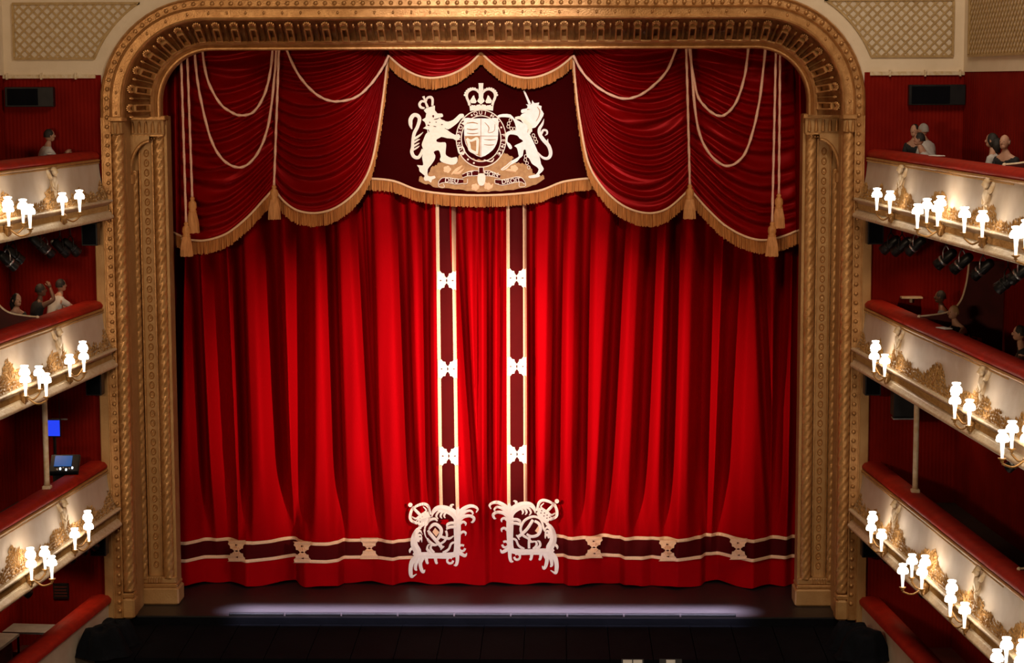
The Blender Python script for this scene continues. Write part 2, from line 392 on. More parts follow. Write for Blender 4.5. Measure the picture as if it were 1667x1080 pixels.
# ------------------------------------------------------------------ gilt lattice panels of the plaster wall
def lattice(name, label, to3, poly_rect, disc, pitch, ax=1.0):
    x0, x1, z0, z1 = poly_rect
    P = empty(name, to3((x0+x1)/2, z0, 0), label, 'lattice', 'gilt lattice panels over the boxes')
    def inside(x, z): return x0 < x < x1 and z0 < z < z1 and (disc is None or math.hypot(x-disc[0], z-disc[1]) > disc[2])
    # backing: grid clipped to the shape
    m = MB(); nz = 24; rows = []
    for j in range(nz+1):
        z = lerp(z0, z1, j/nz); a, b = x0, x1
        if disc:
            h = disc[2]**2-(z-disc[1])**2
            if h > 0:
                e = sqrt(h)
                if disc[0] > (x0+x1)/2: b = min(x1, disc[0]-e)
                else: a = max(x0, disc[0]+e)
        rows.append([to3(a, z, .004), to3(b, z, .004)])
    m.rings(rows, close=False); m.build('backing', 'lattice_back', P)
    fr = [(r_[0], r_[1]) for r_ in rows]
    loop = [r_[0] for r_ in rows]+[r_[1] for r_ in reversed(rows)]
    nrm = (to3(x0, z0, 1)-to3(x0, z0, 0)).normalized()
    m = MB(); ring = []
    for i, p in enumerate(loop):
        ring.append(p)
    c = sum(loop, Vector())/len(loop); L = len(loop); R = [[], [], [], []]
    for i, p in enumerate(loop):
        t = (loop[(i+1) % L]-loop[i-1]); t = t.normalized(); w = nrm.cross(t).normalized()
        if w.dot(c-p) < 0: w = -w
        for k, (a, h) in enumerate(((-.012, 0), (-.012, .035), (.03, .035), (.03, 0))): R[k].append(p+w*a+nrm*h)
    m.rings(R, True); m.build('frame', 'lattice_gold', P)
    for sg in (1, -1):
        lo, hi = (x0-(z1-z0)*ax, x1+(z1-z0)*ax)
        k = lo
        while k < hi:
            seg = None; runs = []; N = 120
            for i in range(N+1):
                z = lerp(z0, z1, i/N); x = k+sg*(z-(z0 if sg > 0 else z0))*ax
                if inside(x, z):
                    if seg is None: seg = [(x, z), (x, z)]
                    seg[1] = (x, z)
                elif seg: runs.append(seg); seg = None
            if seg: runs.append(seg)
            for (a, b) in runs:
                if math.hypot(a[0]-b[0], a[1]-b[1]) < .06: continue
                h = .022 if sg > 0 else .016
                A, B = to3(a[0], a[1], 0), to3(b[0], b[1], 0); t = (B-A).normalized(); w = nrm.cross(t)*.017
                mm = MB(); mm.rings([[p-w, p-w+nrm*h, p+w+nrm*h, p+w] for p in (A, B)], True, True); mm.build('lattice_bar', 'lattice_gold', P)
            k += pitch
DC = HW-RC
lattice('lattice_panel', 'gilt lattice panel on the cream wall at the upper left corner', lambda x, z, n: Vector((x, WY-n, z)), (-8.78, -6.2, 10.76, 11.80), (-DC, ZT-RC, 2.22), .178)
lattice('lattice_panel', 'gilt lattice panel with a curved edge right of the arch', lambda x, z, n: Vector((x, WY-n, z)), (6.2, 8.78, 10.74, 11.80), (DC, ZT-RC, 2.22), .178)
def sw(s): return lambda x, z, n: fp(s, x, -1.71+n, z)
lattice('lattice_panel', 'narrow gilt lattice panel seen edge-on at the upper right corner', sw(1), (.5, 3.9, 10.74, 11.85), None, .178)

# ------------------------------------------------------------------ house curtains
CY = 1.45                                             # mean depth of the curtain behind the arch
Z427, Z654 = at(790, 427, CY).z, at(790, 654, CY).z
# folds: (x at y=427, x at y=654, half width px, depth m)
GR = [(262, 270, 10, .35), (290, 283, 8, .38), (314, 325, 8, .42), (352, 363, 12, .40), (386, 393, 8, .44), (442, 451, 12, .5), (491, 492, 12, .42), (539, 546, 8, .42),
      (588, 602, 7, .38), (600, 606, 6, .34), (656, 664, 8, .42), (693, 697, 6, .30), (751, 764, 6, .34), (777, 778, 4, .10), (797, 797, 5, .34), (817, 816, 4, .10), (864, 865, 5, .36),
      (908, 905, 8, .45), (953, 949, 8, .45), (1007, 995, 9, .48), (1059, 1049, 10, .48), (1098, 1092, 8, .46), (1151, 1146, 13, .5), (1196, 1186, 12, .48),
      (1238, 1249, 7, .36), (1279, 1271, 10, .44), (1302, 1299, 9, .44)]
GX = []
for a, b, w_, dp in GR: GX.append((at(a, 427, CY).x, at(b, 654, CY).x, w_/83*1.25, dp*1.45))
# lower profile read off the wavy gold braid: (x px, apparent drop px)
BP = [(255, 2), (283, 4), (306, 5), (329, -3), (371, -4), (383, 0), (404, 6), (407, 5), (448, -1), (478, -8), (486, 0), (497, 5), (533, 6), (553, 3), (557, -3), (604, -4), (641, 1), (647, -2), (666, -3), (700, -1), (770, 0), (790, 1), (797, -3),
      (820, 0), (900, -1), (919, -3), (922, 1), (941, 4), (957, 1), (980, -3), (1011, -2), (1015, 3), (1045, 4), (1061, 0), (1077, 3), (1101, 7), (1143, 1), (1148, -5), (1171, -7), (1187, -2), (1223, 8), (1255, 0), (1278, 2), (1291, -2), (1304, 2), (1330, -2)]
BPX = [(at(a, 883 if a < 795 else 878, CY).x, CY-b*.046) for a, b in BP]
def bot(x): return sum(interp(BPX, x+k*.018) for k in (-2, -1, 0, 1, 2))/5
def cur(x, z):
    t = (z-Z654)/(Z427-Z654); t = max(-1.6, min(1.8, t)); g = 0; near = 9; y = CY-.12
    xs = []
    for a, b, w_, dp in GX:
        c = lerp(b, a, t); xs.append(c); d = abs(x-c)/w_
        if d < 3: g = max(g, dp*exp(-d**3.2*.7)); near = min(near, d)
    # rounded front of each fold
    for c0, c1 in zip(xs, xs[1:]):
        if c0 <= x < c1:
            q = (x-c0)/(c1-c0)*2-1; y -= .20*min(1.0, c1-c0)*(1-q*q); break
    y += g + .018*sin(x*9.1+z*.7)+.014*sin(x*16.3-z*.5)
    k = sstep(.35, 2.9, z)
    return lerp(bot(x), y, k)
def curs(x, z): return min(cur(x+k*.05, z) for k in (-3, -2, -1, 0, 1, 2, 3))
XC = at(795, 800, CY).x
def seam(z): return interp([(0, at(789, 945, CY).x), (2.2, at(795, 800, CY).x), (9, at(797, 430, CY).x)], z)
def curtain_mesh(side):
    m = MB(); nu, nv = 430, 64
    def f(u, v):
        z = lerp(.012, 10.6, v**1.25); xe = seam(z)
        x = lerp(-6.75, xe+.03, u) if side < 0 else lerp(xe, 6.85, u)
        y = cur(x, z)+(0.0 if side < 0 else .03)
        if v == 0: z += .02*sin(x*7)+.02
        return (x, y, z)
    m.grid(f, nu, nv); return m
# --- flat relief work laid on a surface --------------------------------------
class Relief(MB):
    def __init__(s, surf, base, th=.02): super().__init__(); s.surf = surf; s.base = base; s.th = th
    def P(s, px, py, lift):
        p = at(px, py, s.base)
        for _ in range(3):
            Y = s.surf(p.x, p.z)-lift; p = at(px, py, Y)
        return p
    def poly(s, pts, lift=.02, smooth=3, mi=0):
        q = cat_rom(pts, smooth, True) if smooth > 1 else pts
        n = len(q); tr = tessellate_polygon([[Vector((a, b, 0)) for a, b in q]])
        fr = [s.P(a, b, lift) for a, b in q]; bk = [p+Vector((0, s.th, 0)) for p in fr]
        fs = []
        for t in tr: fs.append(list(t))
        s.add(fr+bk, fs+[(i, (i+1) % n, n+(i+1) % n, n+i) for i in range(n)], mi)
    def rib(s, pts, lift=.02, per=5, mi=0, closed=False, w=None):
        q = cat_rom(pts, per, closed); n = len(q); rings = []
        for i, p in enumerate(q):
            a = q[(i+1) % n] if (closed or i < n-1) else p; b = q[i-1] if (closed or i > 0) else p
            tx, ty = a[0]-b[0], a[1]-b[1]; l = math.hypot(tx, ty) or 1; hw = (p[2] if len(p) > 2 else w)/2
            nx, ny = -ty/l*hw, tx/l*hw
            A, B = s.P(p[0]+nx, p[1]+ny, lift), s.P(p[0]-nx, p[1]-ny, lift); C_ = s.P(p[0], p[1], lift+s.th*.45); T = Vector((0, s.th, 0))
            rings.append([A+T, A, C_, B, B+T])
        if closed: rings.append(rings[0])
        s.rings(rings, False, False, mi)
    def disc(s, x, y, r, lift=.02, mi=0, n=10, ry=None):
        s.poly([(x+r*cos(2*pi*k/n), y+(ry or r)*sin(2*pi*k/n)) for k in range(n)], lift, 1, mi)
def strip(name, parent, pts, w, matn, lift=.015, n=120):     # ribbon that follows the folds: pts (x,z) polyline, half width w (wx, wz)
    m = MB(); rows = []
    for i in range(n+1):
        t = i/n*(len(pts)-1); k = min(int(t), len(pts)-2); f = t-k; x, z = lerp(pts[k][0], pts[k+1][0], f), lerp(pts[k][1], pts[k+1][1], f)
        row = []
        for c in (-1, -.5, 0, .5, 1):
            X, Z = x+w[0]*c, z+w[1]*c; row.append((X, cur(X, Z)-lift-.006*(1-c*c), Z))
        rows.append(row)
    m.rings(rows, close=False); return m.build(name, matn, parent, True)
def knot(parent, cx, cy, hx, hy, vertical):
    # two scalloped half rosettes meeting back to back
    m = Relief(curs, CY, .02)
    for s in (-1, 1):
        pts = []
        for k in range(13):
            a = -pi/2+pi*k/12; r = 1+.07*(1 if k % 2 else -1)
            u = hx*(1-cos(a)*r*.97); v = hy*sin(a)*r
            pts.append((u, v))
        pts = [(hx*1.08, -hy*1.1)]+pts+[(hx*1.08, hy*1.1)]
        if vertical: q = [(cx+s*u, cy+v) for u, v in pts]
        else: q = [(cx+v, cy+s*u) for u, v in pts]
        if s < 0: q = q[::-1]
        m.poly(q, .035, 1)
        ex, ey = (cx+s*hx*.62, cy) if vertical else (cx, cy+s*hx*.62)
        m.poly([(ex-2.2, ey-1.2), (ex+1.8, ey), (ex-2.2, ey+1.2)] if s < 0 else [(ex+2.2, ey+1.2), (ex-1.8, ey), (ex+2.2, ey-1.2)], .04, 1, 1)
        for k in (-.6, -.2, .2, .6):
            if vertical: m.rib([(cx+s*hx*.45, cy+k*hy*.4, .5), (cx+s*hx*.15, cy+k*hy*.8, 1.1)], .038, 3)
            else: m.rib([(cx+k*hy*.4, cy+s*hx*.45, .5), (cx+k*hy*.8, cy+s*hx*.15, 1.1)], .038, 3)
    m.build('braid_knot', ['embroid_white' if vertical else 'braid', 'maroon_band'], parent)
def Wp(px, py): return (at(px, py, CY-.1).x, at(px, py, CY-.1).z)
def cypher(parent, crown_pts, mono, mir):
    X = lambda a: 655+a/7.715 if not mir else 919.5-(a/7.715)*1.0
    Yq = lambda b: 810+b/7.715 if not mir else 804.0+b/7.715*1.0
    T = lambda L: [(X(p[0]), Yq(p[1]))+((p[2]*1.06/7.715,) if len(p) > 2 else ()) for p in L]
    e = empty('corner_cypher', (at(X(500), Yq(500), CY).x, CY-.2, at(X(500), Yq(500), CY).z), parent=parent)
    e['label'] = 'cream embroidered crowned monogram in a leafy scroll frame'
    m = Relief(curs, CY, .02); R = lambda L, lift=.03: m.rib(T(L), lift, 5)
    # dark ground inside the frame
    d = Relief(curs, CY, .006); d.poly(T([(300, 300), (450, 190), (600, 230), (690, 330), (690, 640), (640, 700), (480, 720), (290, 690), (190, 600), (160, 480), (230, 380)]), .022, 3); d.build('ground', 'maroon_band', e)
    # frame: right upright, bottom rail, top and side acanthus
    R([(700, 120, 20), (690, 240, 75), (690, 400, 85), (690, 560, 75), (680, 680, 70), (640, 730, 50)])
    R([(180, 730, 60), (300, 730, 75), (430, 735, 65), (560, 735, 70), (660, 720, 60)])
    R([(150, 740, 60), (190, 690, 90), (150, 600, 85), (150, 500, 70), (190, 410, 45), (240, 385, 14)])
    R([(370, 250, 10), (385, 190, 40), (440, 140, 60), (540, 150, 85), (640, 200, 90), (690, 270, 80)])
    # leaves at the top right
    R([(700, 230, 60), (750, 160, 48), (830, 115, 42), (900, 115, 34), (945, 150, 26), (925, 195, 10)])
    R([(720, 250, 50), (780, 190, 36), (850, 170, 28), (885, 200, 22), (875, 220, 10)])
    R([(710, 290, 50), (770, 245, 42), (850, 235, 34), (900, 265, 34), (885, 310, 26), (860, 315, 8)])
    for a, b in ((330, 0), (455, -20)): R([(720, a+10, 30), (760, a-20, 30), (795, a+b*.2, 26), (790, a+30, 8)])
    R([(620, 130, 26), (605, 110, 26), (630, 95, 22), (648, 98, 8)])
    # leaves of the top
    for dx in (0, 60, 110): R([(500+dx*.5, 170+dx*.1, 26), (450+dx*.8, 190+dx*.1, 26), (425+dx*.9, 240-dx*.05, 24), (450+dx*.8, 275-dx*.1, 8)])
    for dx in (0, 50): R([(670, 330+dx*.9, 34), (610, 325+dx, 34), (565, 345+dx*.9, 30), (560, 385+dx*.5, 10)])
    # left leaves
    for k in range(3): R([(150+k*22, 540+k*10, 34), (180+k*16, 450+k*35, 34), (225+k*8, 425+k*52, 26), (255-k*5, 470+k*48, 10)])
    R([(120, 640, 30), (95, 670, 28), (95, 700, 10)])
    # bottom leaves
    R([(200, 740, 70), (130, 800, 60), (105, 880, 50), (105, 960, 46), (120, 1000, 30), (180, 965, 8)])
    R([(200, 760, 50), (170, 840, 40), (165, 900, 34), (185, 920, 12)])
    R([(250, 760, 60), (225, 830, 46), (240, 910, 40), (265, 940, 34), (285, 910, 8)])
    for a in (300, 415): R([(a, 760, 40), (a+5, 800, 34), (a+15, 830, 26), (a+30, 820, 8)])
    for k in range(2): R([(350+k*45, 700, 36), (310+k*45, 650, 30), (320+k*45, 605, 26), (350+k*45, 592+k*20, 8)])
    R([(510, 700, 30), (580, 655, 26), (610, 590, 26), (650, 570, 26), (680, 600, 30)])
    for cx_, cy_ in ((600, 795), (750, 640)):
        R([(cx_+38*cos(k*.9), cy_+38*sin(k*.9), 26) for k in range(7)])
    R([(690, 720, 50), (690, 800, 40), (675, 850, 34), (645, 855, 10)])
    R([(700, 690, 44), (750, 720, 40), (790, 735, 34), (810, 700, 10)])
    m.build('scroll_frame', 'embroid_white', e)
    # crown
    m = Relief(curs, CY, .02); R = lambda L, lift=.03: m.rib(T(L), lift, 5)
    R([(215, 345, 36), (275, 315, 36), (335, 255, 40)])
    R([(200, 375, 16), (235, 372, 20), (300, 320, 14), (355, 240, 16)])
    R([(190, 330, 30), (110, 290, 34), (100, 220, 34), (130, 140, 32), (155, 125, 24)])
    R([(350, 220, 26), (325, 120, 34), (275, 85, 34), (200, 100, 32), (150, 130, 26)])
    R([(130, 130, 26), (190, 190, 34), (230, 230, 30)])
    R([(120, 245, 12), (170, 270, 22), (230, 225, 24), (300, 170, 20), (260, 120, 10)])
    R([(165, 320, 16), (230, 275, 20), (320, 200, 16)])
    m.disc(X(100), Yq(97), 3.6, .032); m.poly(T([(165, 300), (212, 362), (290, 310), (348, 240), (322, 178), (280, 205), (240, 225), (205, 262)]), .034, 1); m.build('crown', 'embroid_white', e)
    for x_, y_ in ((190, 300), (222, 272), (255, 245), (290, 215), (225, 310), (262, 282), (300, 245)):
        m = Relief(curs, CY, .01); m.disc(X(x_), Yq(y_), 1.0, .043, n=6); m.build('crown_jewel', 'maroon_band', e)
    m = Relief(curs, CY, .02); R = lambda L, lift=.034: m.rib(T(L), lift, 5)
    for L in mono: R(L)
    m.build('monogram', 'embroid_white', e)
    m = Relief(curs, CY, .012); m.poly(T([(378, 435), (410, 385), (465, 440), (425, 495)] if not mir else [(375, 470), (330, 400), (290, 440), (340, 500)]), .03, 1)
    m.build('numeral_plate', 'braid', e)
MONO_L = [[(440, 300, 16), (400, 272, 30), (330, 300, 30), (285, 390, 30), (290, 480, 32), (330, 550, 34), (400, 600, 32), (450, 590, 16)],
          [(315, 420, 40), (400, 520, 40), (470, 600, 40), (500, 640, 40)], [(480, 660, 14), (525, 615, 16)],
          [(330, 405, 22), (380, 350, 36), (430, 345, 40), (485, 400, 40), (480, 470, 40), (440, 530, 34), (420, 550, 20)],
          [(470, 490, 30), (530, 510, 32), (590, 520, 28), (645, 485, 12)], [(545, 420, 26), (560, 480, 26), (530, 550, 26), (470, 590, 22)]]
MONO_R = [[(245, 480, 16), (265, 440, 26), (300, 330, 26), (370, 292, 28), (440, 300, 30), (515, 350, 30), (555, 440, 30), (530, 520, 30), (470, 560, 26), (420, 600, 18)],
          [(400, 330, 34), (470, 440, 36), (540, 510, 36), (590, 545, 36)], [(570, 580, 14), (610, 520, 16)],
          [(380, 345, 30), (325, 380, 34), (305, 450, 36), (340, 520, 36), (420, 540, 34), (480, 510, 24)],
          [(440, 540, 34), (450, 600, 30), (450, 690, 30)], [(440, 605, 26), (395, 605, 22), (385, 590, 10)]]
for side in (-1, 1):
    cx0 = (-3.4 if side < 0 else 3.4)
    C_ = empty('house_curtain', (cx0, CY, 0), ('red velvet house curtain half with gold braid, hanging left of the centre opening' if side < 0 else 'red velvet house curtain half with gold braid, hanging right of the centre opening'), 'curtain', 'pair of red house curtains')
    curtain_mesh(side).build('fabric', 'velvet', C_, True)
    vx = ((712.5, 738, 718.5, 745) if side < 0 else (827, 854, 828.5, 855.5))
    top, bo = (318, 832)
    def vline(a, b): return [Wp(a, top), Wp((a*3+b)/4, lerp(top, bo, .25)), Wp((a+b)/2, (top+bo)/2), Wp(b, bo)]
    A0 = Wp(vx[0], top); A1 = Wp(vx[1], top); hwid = (A1[0]-A0[0])/2
    mid = [(lerp(p[0], q[0], .5), p[1]) for p, q in zip(vline(vx[0], vx[2]), vline(vx[1], vx[3]))]
    strip('dark_panel', C_, mid, (hwid, 0), 'maroon_band', .012)
    for a, b in ((vx[0], vx[2]), (vx[1], vx[3])): strip('vertical_braid', C_, vline(a, b), (.034, 0), 'braid', .022)
    yk = (457, 601, 743) if side < 0 else (453, 597, 740)
    for k, y in enumerate(yk):
        t = (y-top)/(bo-top); knot(C_, lerp((vx[0]+vx[1])/2, (vx[2]+vx[3])/2, t), y, 14.2, 15, True)
    ya, yb = (883, 911.5) if side < 0 else (877, 908)
    xs = (255, 690) if side < 0 else (890, 1335)
    za, zb = Wp((xs[0]+xs[1])/2, ya)[1], Wp((xs[0]+xs[1])/2, yb)[1]
    L = [(Wp(xs[0], ya)[0], (za+zb)/2), (Wp(xs[1], ya)[0], (za+zb)/2)]
    strip('dark_panel', C_, L, (0, (za-zb)/2), 'maroon_band', .012, 420)
    for zz in (za, zb): strip('hem_braid', C_, [(L[0][0], zz), (L[1][0], zz)], (0, .034), 'braid', .022, 420)
    for x in ((385, 492, 601) if side < 0 else (967, 1087, 1202)):
        yy = ya+(yb-ya)/2+interp(BP, x)*.95; knot(C_, x, yy, 16, 13.5, False)
    cypher(C_, None, MONO_L if side < 0 else MONO_R, side > 0)

# ------------------------------------------------------------------ valance: swags, pelmet, fringes
def fringe(parent, curve, length, dirv=None, lift=.05, seedv=1, name='fringe'):
    rnd = random.Random(seedv); m = MB(); acc = 0; nxt = 0; mb = MB()
    for a, b in zip(curve, curve[1:]):
        l = (b-a).length
        while nxt <= acc+l:
            t = (nxt-acc)/l; p = a.lerp(b, t); ln = length*rnd.uniform(.93, 1.05); w_ = rnd.uniform(.010, .015); y = -lift-rnd.uniform(0, .03); sw_ = rnd.uniform(-.012, .012)
            m.add([(p.x-w_*.7, p.y+y, p.z), (p.x+w_*.7, p.y+y, p.z), (p.x, p.y+y-.014, p.z), (p.x-w_+sw_, p.y+y, p.z-ln), (p.x+w_+sw_, p.y+y, p.z-ln), (p.x+sw_, p.y+y-.02, p.z-ln)],
                  [(0, 2, 5, 3), (2, 1, 4, 5), (3, 5, 4), (0, 3, 4, 1)])
            nxt += .021
        acc += l
    m.build(name, 'fringe', parent, False, 'stuff')
    mb.tube([p+Vector((0, -lift-.03, 0)) for p in curve], .024, 6); mb.build('braid', 'braid', parent, True)
VY = .72
def swag(label, top, botpx, Y, nf, bulge, fl, fringe_rng=None, seedv=1, group='velvet swags of the valance', amp=.07, phase=0):
    q = cat_rom(botpx, 8); n = len(q)-1
    E_ = empty('curtain_swag', at((top[0][0]+top[1][0])/2, top[0][1], Y), label, 'valance swag', group)
    rnd = random.Random(seedv); jit = [rnd.uniform(-.25, .25) for _ in range(nf+2)]
    def f(u, v):
        b = interp_pt(q, u); tx = lerp(top[0][0], top[1][0], u); ty = lerp(top[0][1], top[1][1], u)
        # sagging rows: the cloth hangs in catenaries from both upper corners
        sag = 4*u*(1-u)
        px = lerp(tx, b[0], v**.9); py = lerp(ty+sag*6, b[1], v)
        ph = v*nf+.35*sin(3*u+seedv)+jit[int(v*nf)]*.3*sin(pi*u)+phase
        ph += .30*sin(v*nf*.9+seedv*1.7+u*2)+.12*sin(v*nf*2.3+u*5); fr = ph-math.floor(ph); fold = (fr/.68 if fr < .68 else (1-fr)/.32); fold = fold*fold*(3-2*fold)
        env = (.25+.75*sin(pi*min(1, max(0, u*.94+.03)))**.7)*min(1, v*6)*(1 if v < .93 else max(0, (1-v)/.07))
        y = Y-bulge*sin(pi*u)*sin(pi*(.25+.6*v))-amp*env*(fold*2-.6)-.02*sin(9*u+4*v)
        return at(px, py, y)
    m = MB(); m.grid(f, 56, nf*8); m.build('fabric', 'velvet_swag', E_, True)
    a, b = fringe_rng or (0, 1)
    cv = [f(lerp(a, b, i/60), 1.0) for i in range(61)]
    fringe(E_, cv, fl, lift=.02, seedv=seedv)
    return E_
def interp_pt(q, u):
    t = u*(len(q)-1); k = min(int(t), len(q)-2); f = t-k
    return (lerp(q[k][0], q[k+1][0], f), lerp(q[k][1], q[k+1][1], f))
swag('deep red swag beside the left column, below the two hanging rope loops', ((290, 48), (452, 48)), [(296, 388), (313, 391), (337, 391), (370, 380), (403, 354), (430, 325), (447, 306)], VY+.02, 15, .25, .27, None, 3)
swag('bright red swag between the lion side of the pelmet and its single tassel', ((444, 48), (640, 48)), [(447, 306), (460, 325), (483, 342), (513, 347), (543, 340), (570, 322), (590, 299), (605, 266), (616, 213), (625, 150), (632, 90)], VY-.05, 17, .3, .27, None, 5)
swag('bright red swag between the unicorn side of the pelmet and its single tassel', ((1125, 48), (925, 48)), [(1122, 306), (1113, 317), (1087, 339), (1060, 347), (1030, 342), (1003, 327), (977, 300), (957, 263), (945, 203), (938, 150), (933, 90)], VY-.05, 17, .3, .27, None, 8)
swag('deep red swag beside the right column, below the two hanging rope loops', ((1290, 48), (1118, 48)), [(1296, 376), (1273, 385), (1243, 391), (1213, 385), (1180, 367), (1153, 342), (1133, 320), (1122, 306)], VY+.02, 15, .25, .27, None, 11)
swag('short fringed swag above the lion side of the coat of arms', ((628, 48), (788, 48)), [(634, 92), (655, 110), (680, 123), (705, 127), (735, 121), (762, 106), (783, 86)], VY-.12, 6, .15, .22, None, 14, 'pair of short swags over the coat of arms', .04)
swag('short fringed swag above the unicorn side of the coat of arms', ((780, 48), (940, 48)), [(783, 86), (805, 106), (830, 121), (858, 127), (885, 122), (911, 109), (932, 92)], VY-.12, 6, .15, .22, None, 17, 'pair of short swags over the coat of arms', .04)
def tail(label, x0, x1, pts, seedv):
    q = cat_rom(pts, 6); E_ = empty('curtain_tail', at((x0+x1)/2, 60, VY+.12), label, 'valance swag', 'dark tails at the ends of the valance')
    def f(u, v):
        b = interp_pt(q, u); px = lerp(lerp(x0, x1, u), b[0], v); py = lerp(48, b[1], v)
        return at(px, py, VY+.12-.09*(.5+.5*sin(u*22+seedv))*min(1, v*3+.2))
    m = MB(); m.grid(f, 60, 16); m.build('fabric', 'velvet_swag', E_, True)
    fringe(E_, [f(i/40, 1) for i in range(41)], .26, lift=.02, seedv=seedv)
tail('dark red pleated tail tucked behind the left column of the arch', 240, 318, [(246, 368), (262, 372), (284, 379), (300, 386), (318, 392)], 2)
tail('dark red pleated tail tucked behind the right column of the arch', 1330, 1262, [(1332, 358), (1316, 366), (1300, 375), (1282, 383), (1264, 390)], 5)

# pelmet with the coat of arms
PY = VY+.14
PM = empty('pelmet', at(785, 300, PY), 'dark maroon pelmet bearing the royal coat of arms above the curtain', 'pelmet')
PBOT = cat_rom([(596, 292), (607, 291), (642, 295), (680, 309), (730, 316), (782, 318), (835, 316), (880, 310), (917, 296), (962, 290), (973, 291)], 6)
def pel(x, z): return PY+.02*sin(x*1.7)
m = MB()
def pf(u, v):
    b = interp_pt(PBOT, u); p = at(lerp(lerp(596, 973, u), b[0], v), lerp(51, b[1], v), PY); return (p.x, pel(p.x, p.z), p.z)
m.grid(pf, 60, 20); m.build('panel', 'maroon', PM, True)
fringe(PM, [Vector(pf(i/80, 1.0)) for i in range(81)], .235, lift=.01, seedv=31)
CA = empty('coat_of_arms', at(785, 300, PY-.05), parent=PM); CA['label'] = 'cream and gold embroidered arms with lion, crowned shield and unicorn'
def K(ox, oy, sc): return lambda L: [(ox+p[0]/sc, oy+p[1]/sc)+((p[2]/sc,) if len(p) > 2 else ()) for p in L]
Rl = lambda th=.025: Relief(pel, PY, th)
kl, ks, ku, kb = K(660, 150, 7.2), K(735, 130, 7.2), K(810, 145, 7.2), K(670, 240, 7.25)
# grassy mound
m = Rl(.012)
top_ = [(85, 400), (95, 345), (170, 370), (215, 290), (230, 240), (300, 215), (310, 190), (360, 185), (450, 200), (540, 190), (560, 95), (640, 110), (760, 150), (900, 160), (1060, 85), (1105, 75), (1210, 130), (1150, 190), (1240, 190), (1330, 200), (1420, 260), (1430, 310), (1500, 345), (1560, 335), (1575, 400)]
bot_ = [(1500, 420), (1400, 460), (1250, 490), (1100, 510), (950, 515), (830, 525), (700, 515), (560, 495), (400, 480), (280, 475), (200, 430), (130, 435)]
jag = []
for a, b in zip(top_, top_[1:]):
    for t in (0, .25, .5, .75):
        jag.append((lerp(a[0], b[0], t), lerp(a[1], b[1], t)-(14 if t in (.25, .75) else 0)))
for a, b in zip(bot_, bot_[1:]):
    for t in (0, .33, .66): jag.append((lerp(a[0], b[0], t), lerp(a[1], b[1], t)+(8 if t == .33 else 0)))
m.poly(kb(jag), .012, 1); m.build('mound', 'embroid_gold', CA)
for cx_, cy_ in ((420, 260), (1210, 250), (750, 470), (900, 460)):
    m = Rl(.02)
    for k in range(5): m.disc(*kb([(cx_+26*cos(k*1.257), cy_+22*sin(k*1.257))])[0], 3.0, .026)
    m.disc(*kb([(cx_, cy_)])[0], 2.0, .03); m.build('flower', 'braid', CA)
for L in ([(470, 320, 14), (530, 270, 40), (600, 215, 10)], [(500, 310, 12), (560, 300, 30), (620, 250, 8)], [(1060, 270, 10), (1120, 230, 34), (1180, 170, 10)], [(1110, 270, 12), (1160, 270, 30), (1230, 290, 8)], [(780, 490, 10), (800, 440, 24), (790, 400, 8)], [(870, 490, 10), (880, 440, 30), (860, 410, 8)], [(900, 490, 10), (940, 470, 30), (960, 430, 8)], [(720, 480, 10), (760, 490, 26), (800, 480, 8)]):
    m = Rl(.02); m.rib(kb(L), .026); m.build('leaf', 'braid', CA)
# lion
LI = Rl(); lp = lambda L, sm=2, lift=.03: LI.poly(kl(L), lift, sm)
lp([(250, 480), (300, 455), (380, 425), (440, 470), (430, 520), (370, 552), (365, 580), (410, 590), (465, 590), (478, 625), (470, 700), (478, 742), (540, 772), (600, 760), (612, 800), (590, 842), (530, 852), (430, 822), (402, 790), (415, 760), (400, 700), (380, 682), (330, 702), (350, 745), (340, 795), (300, 855), (262, 905), (262, 978), (300, 990), (340, 982), (352, 1010), (312, 1028), (300, 1062), (268, 1040), (230, 1042), (214, 1010), (225, 980), (165, 930), (160, 892), (135, 855), (200, 862), (207, 830), (195, 760), (210, 680), (190, 620), (210, 560), (230, 510)])
lp([(245, 250), (300, 230), (345, 215), (375, 250), (430, 252), (440, 288), (405, 300), (425, 322), (470, 342), (468, 400), (455, 432), (380, 435), (300, 465), (258, 498), (255, 440), (205, 425), (240, 400), (225, 350), (195, 325), (235, 300)], 2, .034)
lp([(460, 345), (500, 347), (560, 325), (610, 280), (640, 255), (680, 258), (685, 292), (650, 312), (620, 352), (560, 402), (500, 437), (455, 410)], 2, .032)
lp([(380, 425), (455, 425), (510, 460), (580, 502), (622, 490), (645, 530), (600, 572), (560, 548), (490, 542), (420, 525), (370, 552), (360, 480)], 2, .036)
LI.rib(kl([(75, 435, 12), (60, 380, 42), (62, 320, 48), (95, 272, 46), (140, 275, 44), (165, 320, 42), (140, 410, 40), (105, 480, 40), (88, 560, 36), (84, 640, 36), (74, 700, 40), (100, 756, 40), (150, 768, 38), (185, 720, 34), (205, 670, 30)]), .028)
for L in ([(85, 560, 26), (150, 520, 26), (208, 470, 6)], [(90, 600, 22), (140, 565, 20), (172, 552, 5)], [(90, 640, 22), (140, 610, 20), (165, 595, 5)], [(88, 680, 22), (140, 650, 18), (165, 630, 5)]): LI.rib(kl(L), .03)
LI.build('lion', 'embroid_white', CA)
m = Rl(.014)
for L in ([(315, 285, 10), (330, 275, 16), (325, 300, 8)], [(335, 320, 6), (370, 315, 10), (400, 300, 5)], [(280, 350, 10), (290, 360, 10)], [(355, 350, 10), (365, 356, 10)], [(262, 385, 16), (280, 395, 8)], [(420, 380, 12), (440, 380, 6)], [(330, 400, 8), (360, 405, 8)], [(265, 440, 10), (280, 470, 6)]): m.rib(kl(L), .046, 3)
m.build('lion_stitching', 'maroon_band', CA)
m = Rl()
